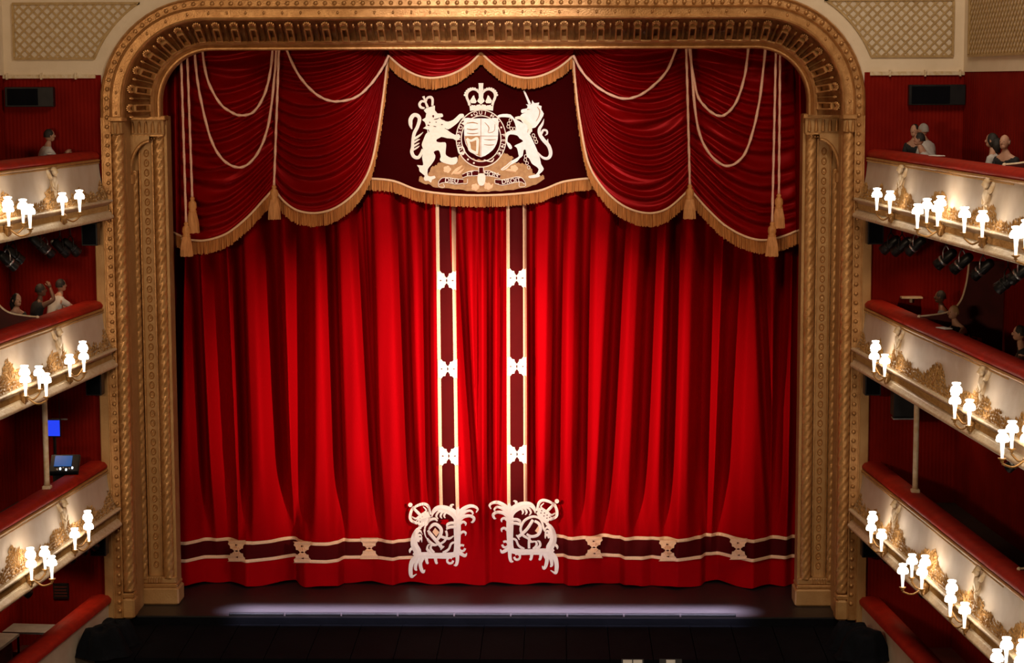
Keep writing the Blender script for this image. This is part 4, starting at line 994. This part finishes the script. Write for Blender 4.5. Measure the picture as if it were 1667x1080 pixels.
for k, (px, py, br) in enumerate(((1450, 398, 0), (1468, 401, 0), (1491, 400, 1), (1540, 421, 1), (1566, 428, 1), (1600, 438, 1), (1640, 458, 0), (1662, 443, 1))):
    lantern(f'{W8[k]} stage lantern from the arch under the upper right balcony', px, py, 1, .25+.12*(k % 3), (-.6, .45, -.6), 1.05, br, Z1)
for k, (px, py, br) in enumerate(((146, 884, 0), (128, 892, 0), (108, 905, 1), (36, 960, 1))):
    lantern(f'{W8[k]} stage lantern from the arch under the lower left balcony', px, py, -1, .10+.08*(k % 2), (.6, .4, -.6), .9, br, Z3)
for k, (px, py) in enumerate(((1452, 905), (1512, 960))):
    lantern(f'{W8[k]} stage lantern from the arch under the lower right balcony', px, py, 1, .15, (-.6, .4, -.6), .9, k == 1, Z3)
lantern('small stage lantern under the middle right balcony at the picture edge', 1655, 752, 1, .1, (-.6, .4, -.6), .9, True, Z2)
p = atn(1470, 655, 1, .45); E_ = empty('projector_unit', (p.x, p.y, p.z-.3), 'dark hanging projector with a pale lower edge under the middle right balcony', 'projector')
MB().bbox(p, (.2, .2, .26), .1).build('body', 'black_metal', E_); MB().bbox((p.x, p.y-.1, p.z-.28), (.21, .12, .015), .3).build('shelf', 'steel', E_)
MB().tube([(p.x, p.y, p.z+.25), (p.x, p.y, Z2)], .02, 6).build('hanger', 'black_metal', E_)
p = atn(1470, 476, 1, .9); E_ = empty('wall_shelf', p, 'thin pale shelf on the ribbed wall of the middle right tier', 'shelf')
MB().bbox((p.x, WY-.12, p.z), (.2, .10, .018), .3).build('board', 'herm', E_); MB().box(p.x-.02, p.x+.02, WY-.1, WY, p.z-.1, p.z-.01).build('bracket', 'herm', E_)

# lighting desk in the lower left box
def quad_at(s, off, x0, y0, x1, y1): return [atn(a, b, s, off) for a, b in ((x0, y1), (x1, y1), (x1, y0), (x0, y0))]
zr = RIM[2]+.16
p = atn(105, 755, -1, .35); E_ = empty('lighting_desk', (p.x, p.y, p.z-.12), 'lighting desk with a glowing blue touch screen in the lower left box', 'lighting desk')
Mx = Matrix.Translation(p) @ Matrix.Rotation(.05, 4, 'Z') @ Matrix.Rotation(.75, 4, 'X')
def part_m(name, mb, mt, M_, par):
    mb.v = [M_ @ v for v in mb.v]; return mb.build(name, mt, par)
part_m('console_body', MB().bbox((0, 0, -.05), (.27, .22, .04), .2), 'black_metal', Mx, E_)
part_m('touch_screen', MB().bbox((-.03, .06, -.005), (.16, .12, .008), .2), 'screen_pale', Mx, E_)
for k in range(6): part_m('fader', MB().bbox((-.12+.055*k, -.14+.02*(k % 3), 0), (.014, .02, .012), .3), 'led_white' if k % 2 else 'steel', Mx, E_)
part_m('wrist_rest', MB().bbox((0, -.2, -.02), (.27, .03, .025), .4), 'black_cloth', Mx, E_)
MB().box(p.x-.2, p.x+.2, p.y-.1, p.y+.15, RIM[2]-.66, p.z-.14).build('stand', 'black_metal', E_)
p = atn(88, 697, -1, .75); E_ = empty('monitor', (p.x, p.y, p.z-.5), 'monitor with a deep blue screen behind the cream post', 'monitor')
MB().bbox(p, (.13, .03, .17), .2).build('bezel', 'black_metal', E_); MB().bbox((p.x, p.y-.032, p.z), (.115, .004, .15), .2).build('screen', 'screen_blue', E_)
MB().tube([(p.x, p.y+.02, p.z-.15), (p.x, p.y+.02, RIM[2]-.66)], .03, 8).build('stand', 'black_metal', E_)
p = atn(97, 683, -1, .7); E_ = empty('strip_light', p, 'thin pale strip lamp above the blue monitor', 'lamp')
MB().bbox(p, (.15, .02, .012), .3).build('tube', 'steel', E_); MB().tube([p, (p.x, p.y, Z2)], .008, 5).build('hanger', 'black_metal', E_)
p = atn(126, 755, -1, .3); E_ = empty('desk_microphone', p, 'small grey gooseneck device beside the lighting desk', 'microphone')
MB().ball(p, .035, 8, 6).build('capsule', 'steel', E_, True); MB().tube([p, p+Vector((-.02, .05, -.1)), (p.x, p.y+.08, RIM[2]-.3)], .012, 6).build('gooseneck', 'black_metal', E_, True)
MB().lathe((p.x, p.y+.08, RIM[2]-.66), [(.05, 0), (.05, .02), (.015, .03), (.015, .4)], 10).build('base', 'black_metal', E_)
# pale counter and bench in the stalls box
p = atn(85, 1003, -1, .95); E_ = empty('counter_table', (p.x, p.y, -.55), 'grey topped counter behind the dark rail in the bottom left box', 'table')
a, b = fp(-1, .9, -.55, 0), fp(-1, 3.6, -1.55, 0)
m = MB(); m.rings([[fp(-1, d, n_, z) for n_, z in ((-.5, .02), (-1.65, .02), (-1.65, .06), (-.5, .06))] for d in (.75, 1.35)], True, True); m.build('worktop', 'grey_table', E_)
for d, n_ in ((.8, .55), (.8, 1.55), (1.3, .55), (1.3, 1.55)):
    q = fp(-1, d, -n_, 0); MB().tube([(q.x, q.y, -.55), (q.x, q.y, .02)], .025, 6).build('leg', 'black_metal', E_)
E_ = empty('counter_return', fp(-1, 4, -1.4, -.55), 'long grey ledge along the red slatted wall of the bottom left box', 'ledge')
m = MB(); m.rings([[fp(-1, d, n_, z) for n_, z in ((-1.30, .0), (-1.70, .0), (-1.70, .05), (-1.30, .05))] for d in (1.4, 7)], True, True); m.build('worktop', 'grey_table', E_)
m = MB(); m.rings([[fp(-1, d, n_, z) for n_, z in ((-1.45, -.55), (-1.68, -.55), (-1.68, .0), (-1.45, .0))] for d in (1.4, 7)], True, True); m.build('cabinet', 'box_dark', E_)
p = atn(120, 958, -1, 1.2); E_ = empty('wall_vent', (p.x*0+fp(-1, 0, -.9, 0).x, WY-.03, .65), 'small dark square vent on the ribbed red wall of the bottom left box', 'vent')
cxv = at(100, 962, WY).x; czv = at(100, 962, WY).z
MB().bbox((cxv, WY-.03, czv), (.15, .02, .15), .2).build('frame', 'black_metal', E_)
for k in range(4): MB().box(cxv-.12, cxv+.12, WY-.06, WY-.045, czv-.11+.06*k, czv-.085+.06*k).build('louvre', 'box_dark', E_)

# ------------------------------------------------------------------ stage front: footlights, pit cover, covered equipment
for k in range(9):
    x0, x1 = at(372+92*k+1, 1003, -1.0).x, at(372+92*k+90, 1003, -1.0).x
    w_ = 'leftmost' if k == 0 else ('rightmost' if k == 8 else W8[k])
    E_ = empty('footlight', ((x0+x1)/2, -.97, 0), f'low black footlight trough on the stage edge, {w_} of nine' if k in (0, 8) else f'low black footlight trough on the stage edge, {w_} of nine from the left', 'footlight', 'row of nine footlight troughs')
    m = MB(); m.rings([[(x, y, z) for y, z in ((-1.02, 0), (-1.02, .035), (-.99, .05), (-.93, .05), (-.93, .044), (-.97, .042), (-.985, .03), (-.985, 0))] for x in (x0, x1)], True, True); m.build('hood', 'black_metal', E_)
    m = MB(); m.add([(x0+.03, -.98, .008), (x1-.03, -.98, .008), (x1-.03, -.972, .038), (x0+.03, -.972, .038)], [(0, 1, 2, 3)][:1]); m.build('lamp_strip', 'foot_emit', E_)
    for x in (x0+.005, x1-.015): MB().box(x, x+.01, -1.01, -.94, 0, .043).build('end_plate', 'steel' if 0 else 'black_metal', E_)
E_ = empty('pit_cover', (0, -2.2, -.5), 'black panelled cover over the orchestra pit in front of the stage', 'pit cover')
NP = 18
for k in range(NP):
    x0, x1 = lerp(-7.15, 7.15, k/NP)+.008, lerp(-7.15, 7.15, (k+1)/NP)-.008
    m = MB(); m.rings([[(x, y, z) for y, z in ((-1.06, -.16), (-3.3, -.20), (-3.3, -.26), (-1.06, -.26))] for x in (x0, x1)], True, True); m.build('panel', 'pit_black', E_)
MB().box(-7.1, 7.1, -3.28, -1.06, -.40, -.262).build('joists', 'pit_black', E_)
m = MB(); m.box(-10, 10, -14, -1.02, -2.4, -2.3); struct(m.build('floor_pit', 'stage_black'))
m = MB(); m.box(-9, 9, -1.035, -1.0, -2.3, -.03); struct(m.build('wall_stage_front', 'pit_black'))
def lump(label, px, py, s, w_, dpt, hgt, seedv):
    p = at(px, py, -2.0-.35*seedv); rnd = random.Random(seedv); x, y = p.x, p.y; zb = -.18
    E_ = empty('covered_equipment', (x, y, zb), label, 'covered equipment', 'black draped equipment beside the pit')
    def f(u, v):
        a = 2*pi*u; r = 1+.07*sin(5*a+seedv)+.05*sin(9*a); k = (1-v)**.45 if v > 0 else 1.08
        return (x+w_*cos(a)*r*k, y+dpt*sin(a)*r*k, zb+hgt*min(1, v*1.4)*(1+.08*sin(3*a+seedv)))
    m = MB(); m.grid(f, 40, 10); m.build('cloth', 'black_cloth', E_, True)
    MB().box(x-w_*.5, x+w_*.5, y-dpt*.5, y+dpt*.5, zb, zb+hgt*.6).build('crate', 'black_metal', E_)
lump('upper black draped lump at the foot of the left column', 188, 1030, -1, .42, .4, .42, 1)
lump('lower black draped lump at the bottom left of the pit', 168, 1064, -1, .5, .45, .48, 3)
lump('upper black draped lump at the foot of the right column', 1384, 1030, 1, .42, .4, .42, 1.2)
lump('lower black draped lump at the bottom right of the pit', 1406, 1064, 1, .5, .45, .48, 3.2)
for k, (px, lab) in enumerate(((1030, 'open white score on a music stand in the dark pit, beside the other score'), (1092, 'single dim sheet on a music stand in the dark pit, the farther to the right'))):
    p = at(px, 1085, -4.6); E_ = empty('music_stand', (p.x, p.y, -2.3), lab, 'music stand', 'music stands in the pit')
    Mx = Matrix.Translation(p) @ Matrix.Rotation(-.5, 4, 'X')
    part_m('desk', MB().bbox((0, .01, 0), (.2, .012, .13), .3), 'black_metal', Mx, E_)
    for sg in ((-1, 1) if k == 0 else (0,)): part_m('score_page', MB().bbox((sg*.09, -.006, .01), (.08, .004, .10), .2), 'paper', Mx, E_)
    MB().tube([(p.x, p.y+.03, p.z-.05), (p.x, p.y+.03, -2.2)], .015, 6).build('pole', 'black_metal', E_)
    for a in (0, 2.1, 4.2): MB().tube([(p.x, p.y+.03, -2.15), (p.x+.25*cos(a), p.y+.03+.25*sin(a), -2.29)], .012, 5).build('leg', 'black_metal', E_)

# ------------------------------------------------------------------ people in the boxes
def skin_mesh(nodes, edges):
    me = bpy.data.meshes.new('t'); me.from_pydata([n[:3] for n in nodes], edges, []); o = bpy.data.objects.new('t', me); COL.objects.link(o)
    md = o.modifiers.new('s', 'SKIN'); md.use_smooth_shade = True
    for i, n in enumerate(nodes):
        sv = me.skin_vertices[0].data[i]; r = n[3]; sv.radius = r if isinstance(r, tuple) else (r, r)
    me.skin_vertices[0].data[0].use_root = True
    o.modifiers.new('u', 'SUBSURF').levels = 1
    dg = bpy.context.evaluated_depsgraph_get(); out = bpy.data.meshes.new_from_object(o.evaluated_get(dg))
    mb = MB(); mb.v = [v.co.copy() for v in out.vertices]; mb.f = [list(p.vertices) for p in out.polygons]; mb.m = [0]*len(mb.f)
    bpy.data.objects.remove(o); bpy.data.meshes.remove(out); return mb
def person(label, px, py, s, off, ti, face, skin='skin_a', hair='hair_dark', top='shirt_white', lean=.1, armL=None, armR=None, sleeve=.55, long_hair=False, bald=False, trousers='cloth_black'):
    hc = atn(px, py, s, off); fl = RIM[ti]-.66
    seat = max(.36, min(.62, hc.z-.76-fl))
    R = Matrix.Translation(hc) @ Matrix.Rotation(face, 4, 'Z')        # local: +y is where the person faces, origin at the head centre
    dz = (fl+seat)-(hc.z-.76)
    pel_ = (0, -lean*1.4, -.70+dz); foot = fl-hc.z
    sh_ = -.30
    ar = armL or [(.21, .02, sh_-.27), (.17, .22, sh_-.22)]; al = armR or [(-.21, .02, sh_-.27), (-.17, .22, sh_-.22)]
    kz = pel_[2]+.02
    nodes = [(*pel_, (.15, .12)), (0, -lean, -.48+dz*.5, (.13, .10)), (0, -lean*.5, -.30, (.155, .105)), (0, -.02, -.16, .055), (0, 0, -.08, .055),
             (.17, -lean*.5, sh_+.02, .062), (*ar[0], .044), (*ar[1], .032), (-.17, -lean*.5, sh_+.02, .062), (*al[0], .044), (*al[1], .032),
             (.09, pel_[1]+.06, kz-.02, .085), (.10, pel_[1]+.33, kz, .062), (.10, pel_[1]+.20, foot+.09, .042), (.11, pel_[1]+.33, foot+.04, .035),
             (-.09, pel_[1]+.06, kz-.02, .085), (-.10, pel_[1]+.33, kz, .062), (-.10, pel_[1]+.20, foot+.09, .042), (-.11, pel_[1]+.33, foot+.04, .035)]
    edges = [(0, 1), (1, 2), (2, 3), (3, 4), (2, 5), (5, 6), (6, 7), (2, 8), (8, 9), (9, 10), (0, 11), (11, 12), (12, 13), (13, 14), (0, 15), (15, 16), (16, 17), (17, 18)]
    E_ = empty('person', R @ Vector((0, pel_[1], foot)), label, 'person')
    mb = skin_mesh(nodes, edges)
    mb.ball((0, .01, .005), (.075, .092, .115), 14, 10); mb.ball((0, .045, -.06), (.052, .055, .05), 10, 6)       # skull and jaw
    mb.ball((0, .105, -.012), (.013, .022, .026), 6, 5); mb.ball((0, .09, -.058), (.026, .012, .009), 8, 4)       # nose, mouth
    for sg in (-1, 1): mb.ball((sg*.077, -.005, -.005), (.010, .02, .032), 6, 5)
    for w_, e_ in ((Vector(ar[1]), Vector(ar[0])), (Vector(al[1]), Vector(al[0]))):
        dv = (w_-e_).normalized(); sd = dv.cross(Vector((0, 0, 1))); sd = sd.normalized() if sd.length > .1 else Vector((1, 0, 0)); dn = dv.cross(sd).normalized()
        if dn.z > 0: dn = -dn
        mb.tube([w_-dv*.01, w_+dv*.04, w_+dv*.09], [.030, .040, .034], 8)
        for i, (o_, ln) in enumerate(((-.028, .065), (-.010, .078), (.010, .074), (.027, .058))):
            b_ = w_+dv*.085+sd*o_; mb.tube([b_, b_+dv*ln*.5+dn*.006, b_+dv*ln*.85+dn*.03], [.010, .009, .007], 6)
        b_ = w_+dv*.03-sd*.03; mb.tube([b_, b_-sd*.03+dv*.03, b_-sd*.035+dv*.06+dn*.01], [.012, .010, .008], 6)
    mb.v = [R @ v for v in mb.v]; mb.build('body', skin, E_, True)
    # shirt over torso and sleeves, trousers over the legs
    def lp_(a, b, t): return tuple(lerp(x, y, t) for x, y in zip(a, b))
    tn = [(*pel_[:2], pel_[2]+.06, (.165, .135)), (*nodes[1][:3], (.145, .115)), (0, -lean*.5, -.30, (.17, .12)), (0, -.025, -.20, .068), (.17, -lean*.5, sh_+.02, .075), (-.17, -lean*.5, sh_+.02, .075)]
    te = [(0, 1), (1, 2), (2, 3), (2, 4), (2, 5)]
    if sleeve > 0:
        for j, w_ in ((4, ar), (5, al)):
            if sleeve <= 1: tn.append((*lp_(tn[j][:3], w_[0], sleeve), .060)); te.append((j, len(tn)-1))
            else: tn.append((*w_[0], .055)); te.append((j, len(tn)-1)); tn.append((*lp_(w_[0], w_[1], sleeve-1), .043)); te.append((len(tn)-2, len(tn)-1))
    mb = skin_mesh(tn, te); mb.v = [R @ v for v in mb.v]; mb.build('shirt', top, E_, True)
    ln_ = [(pel_[0], pel_[1], pel_[2], (.165, .13))]+[(*nodes[i][:3], nodes[i][3]+.016) for i in (11, 12, 13, 15, 16, 17)]
    mb = skin_mesh(ln_, [(0, 1), (1, 2), (2, 3), (0, 4), (4, 5), (5, 6)]); mb.v = [R @ v for v in mb.v]; mb.build('trousers', trousers, E_, True)
    # hair cap
    if not bald or long_hair:
        mb = MB()
        def hf(u, v):
            a = 2*pi*u; fr = max(0, sin(a))              # front hairline sits higher
            zmin = lerp(-.03 if not long_hair else -.16, .055, fr**.7); t = lerp(pi/2*.0+.02, math.acos(max(-.98, min(1, zmin/.128))), v)
            r = 1.0+.05*sin(7*a)*sin(t*4); return R @ Vector((.086*r*sin(t)*cos(a), -.006+.100*r*sin(t)*sin(a), .128*cos(t)))
        mb.grid(hf, 20, 10); mb.build('hair', hair, E_, True)
        if long_hair:
            mb = MB(); mb.tube([R @ Vector(q) for q in ((0, -.06, .03), (0, -.085, -.08), (0, -.09, -.2))], [.07, .085, .05], 10); mb.build('hair', hair, E_, True)
    else:
        mb = MB()
        def hf(u, v):
            a = pi+pi*u; t = lerp(1.25, 1.85, v); return R @ Vector((.084*sin(t)*cos(a), -.004+.098*sin(t)*sin(a), .122*cos(t)))
        mb.grid(hf, 16, 4); mb.build('hair', hair, E_, True)
    for sg in (-1, 1): mb = MB().ball(R @ Vector((sg*.03, .084, .012)), .010, 6, 4); mb.build('eye', 'eye', E_, True)
    # the red chair the person sits on
    c = R @ Vector((0, pel_[1]+.12, 0)); ch = empty('box_chair', (c.x, c.y, fl), label.replace(label, 'red chair under '+CH[len(CH_)]), 'chair', 'red chairs in the boxes', rz=face); CH_.append(1)
    Rz = Matrix.Translation((c.x, c.y, fl)) @ Matrix.Rotation(face, 4, 'Z')
    sz = seat-.12
    part_m('seat', MB().bbox((0, 0, sz-.03), (.21, .21, .03), .4), 'rail_velvet', Rz, ch); part_m('backrest', MB().bbox((0, -.27, sz+.17), (.19, .02, .12), .4), 'rail_velvet', Rz, ch)
    for a, b in ((-.18, -.18), (.18, -.18), (-.18, .18), (.18, .18)): part_m('leg', MB().tube([(a, b, 0), (a, b, sz-.04)], .016, 6), 'gold_dark', Rz, ch)
    for a in (-.15, .15): part_m('back_post', MB().tube([(a, -.2, sz-.03), (a, -.26, sz+.2)], .014, 6), 'gold_dark', Rz, ch)
CH_ = []
CH = ['the person in white on the upper left balcony', 'the dark-haired person on the middle left balcony', 'the person with a raised arm on the middle left balcony', 'the person in white on the middle left balcony',
      'the grey-haired person in white on the upper right balcony', 'the dark-haired person bending forward on the upper right balcony', 'the person in black on the upper right balcony',
      'the person by the picture edge on the upper right balcony', 'the balding person by the picture edge on the upper right balcony',
      'the dark-haired person on the middle right balcony', 'the fair-haired person leaning on the middle right rail', 'the person in black at the edge of the middle right balcony']
person('person in a white shirt sitting alone on the upper left balcony', 80, 221, -1, .75, 0, -1.0, top='shirt_white', lean=.12, armL=[(.22, .12, -.52), (.08, .30, -.34)], armR=[(-.22, .1, -.5), (-.05, .30, -.36)])
person('person with long dark hair in black on the middle left balcony', 27, 489, -1, .85, 1, -2.3, top='cloth_black', long_hair=True, sleeve=1.6)
person('person in black and white raising one arm on the middle left balcony', 66, 473, -1, .8, 1, -1.0, skin='skin_b', top='cloth_black', armL=[(.28, .16, -.16), (.12, .14, .06)], sleeve=.3)
person('dark-haired person in a white shirt leaning on the middle left rail', 99, 465, -1, .56, 1, -.8, top='shirt_white', lean=.16, armL=[(.22, .2, -.46), (.12, .42, -.42)], armR=[(-.22, .15, -.46), (-.1, .40, -.42)])
person('grey-haired person in a white shirt bending over on the upper right balcony', 1503, 212, 1, .78, 0, .9, hair='hair_grey', top='shirt_white', lean=.14, sleeve=1.4)
person('dark-haired person bent forward in front of the grey-haired one', 1497, 227, 1, .52, 0, 1.3, top='shirt_white', lean=.18, sleeve=.6)
person('pale-faced person in black behind the bent pair on the upper right balcony', 1489, 213, 1, .72, 0, 2.6, top='cloth_black', sleeve=1.6)
person('dark-haired person in a light top near the upper right picture edge', 1615, 229, 1, .9, 0, 1.0, top='shirt_white', long_hair=True)
person('balding person in black near the upper right picture edge', 1636, 232, 1, .7, 0, 2.4, top='cloth_black', bald=True, hair='hair_grey', sleeve=1.6)
person('dark-haired person in grey at the back of the middle right box', 1531, 484, 1, 1.15, 1, 1.2, skin='skin_b', top='cloth_grey', sleeve=1.6)
person('fair-haired person in a black top writing on the middle right rail', 1553, 509, 1, .62, 1, 1.9, hair='hair_fair', top='cloth_black', lean=.2, armL=[(.27, .12, -.45), (.14, .34, -.36)], armR=[(-.27, .1, -.45), (-.16, .34, -.38)], sleeve=0)
person('dark-haired person in black seated at the right edge of the middle balcony', 1660, 543, 1, .55, 1, 1.3, top='cloth_black', armL=[(.25, .1, -.5), (.1, .36, -.42)], sleeve=.2)
for lab, px, py, s, off, ti in (('white programme lying on the middle right rail', 1537, 540, 1, .18, 1), ('pale programme lying on the upper right rail', 1525, 255, 1, .2, 0), ('small pale dish lying on the upper left rail', 80, 251, -1, .2, 0)):
    p = atn(px, py, s, off); p.z = RIM[ti]+.162; E_ = empty('programme' if s > 0 else 'small_dish', p, lab, 'booklet' if s > 0 else 'dish')
    if s > 0:
        Mx = Matrix.Translation(p) @ Matrix.Rotation(.4, 4, 'Z'); part_m('cover', MB().bbox((0, 0, .004), (.075, .14, .004), .3), 'paper', Mx, E_); part_m('pages', MB().bbox((.004, 0, .010), (.07, .135, .003), .3), 'paper', Mx, E_)
    else: MB().lathe(p, [(.03, 0), (.06, .02), (.055, .022), (.02, .006)], 12).build('bowl', 'paper', E_, True)
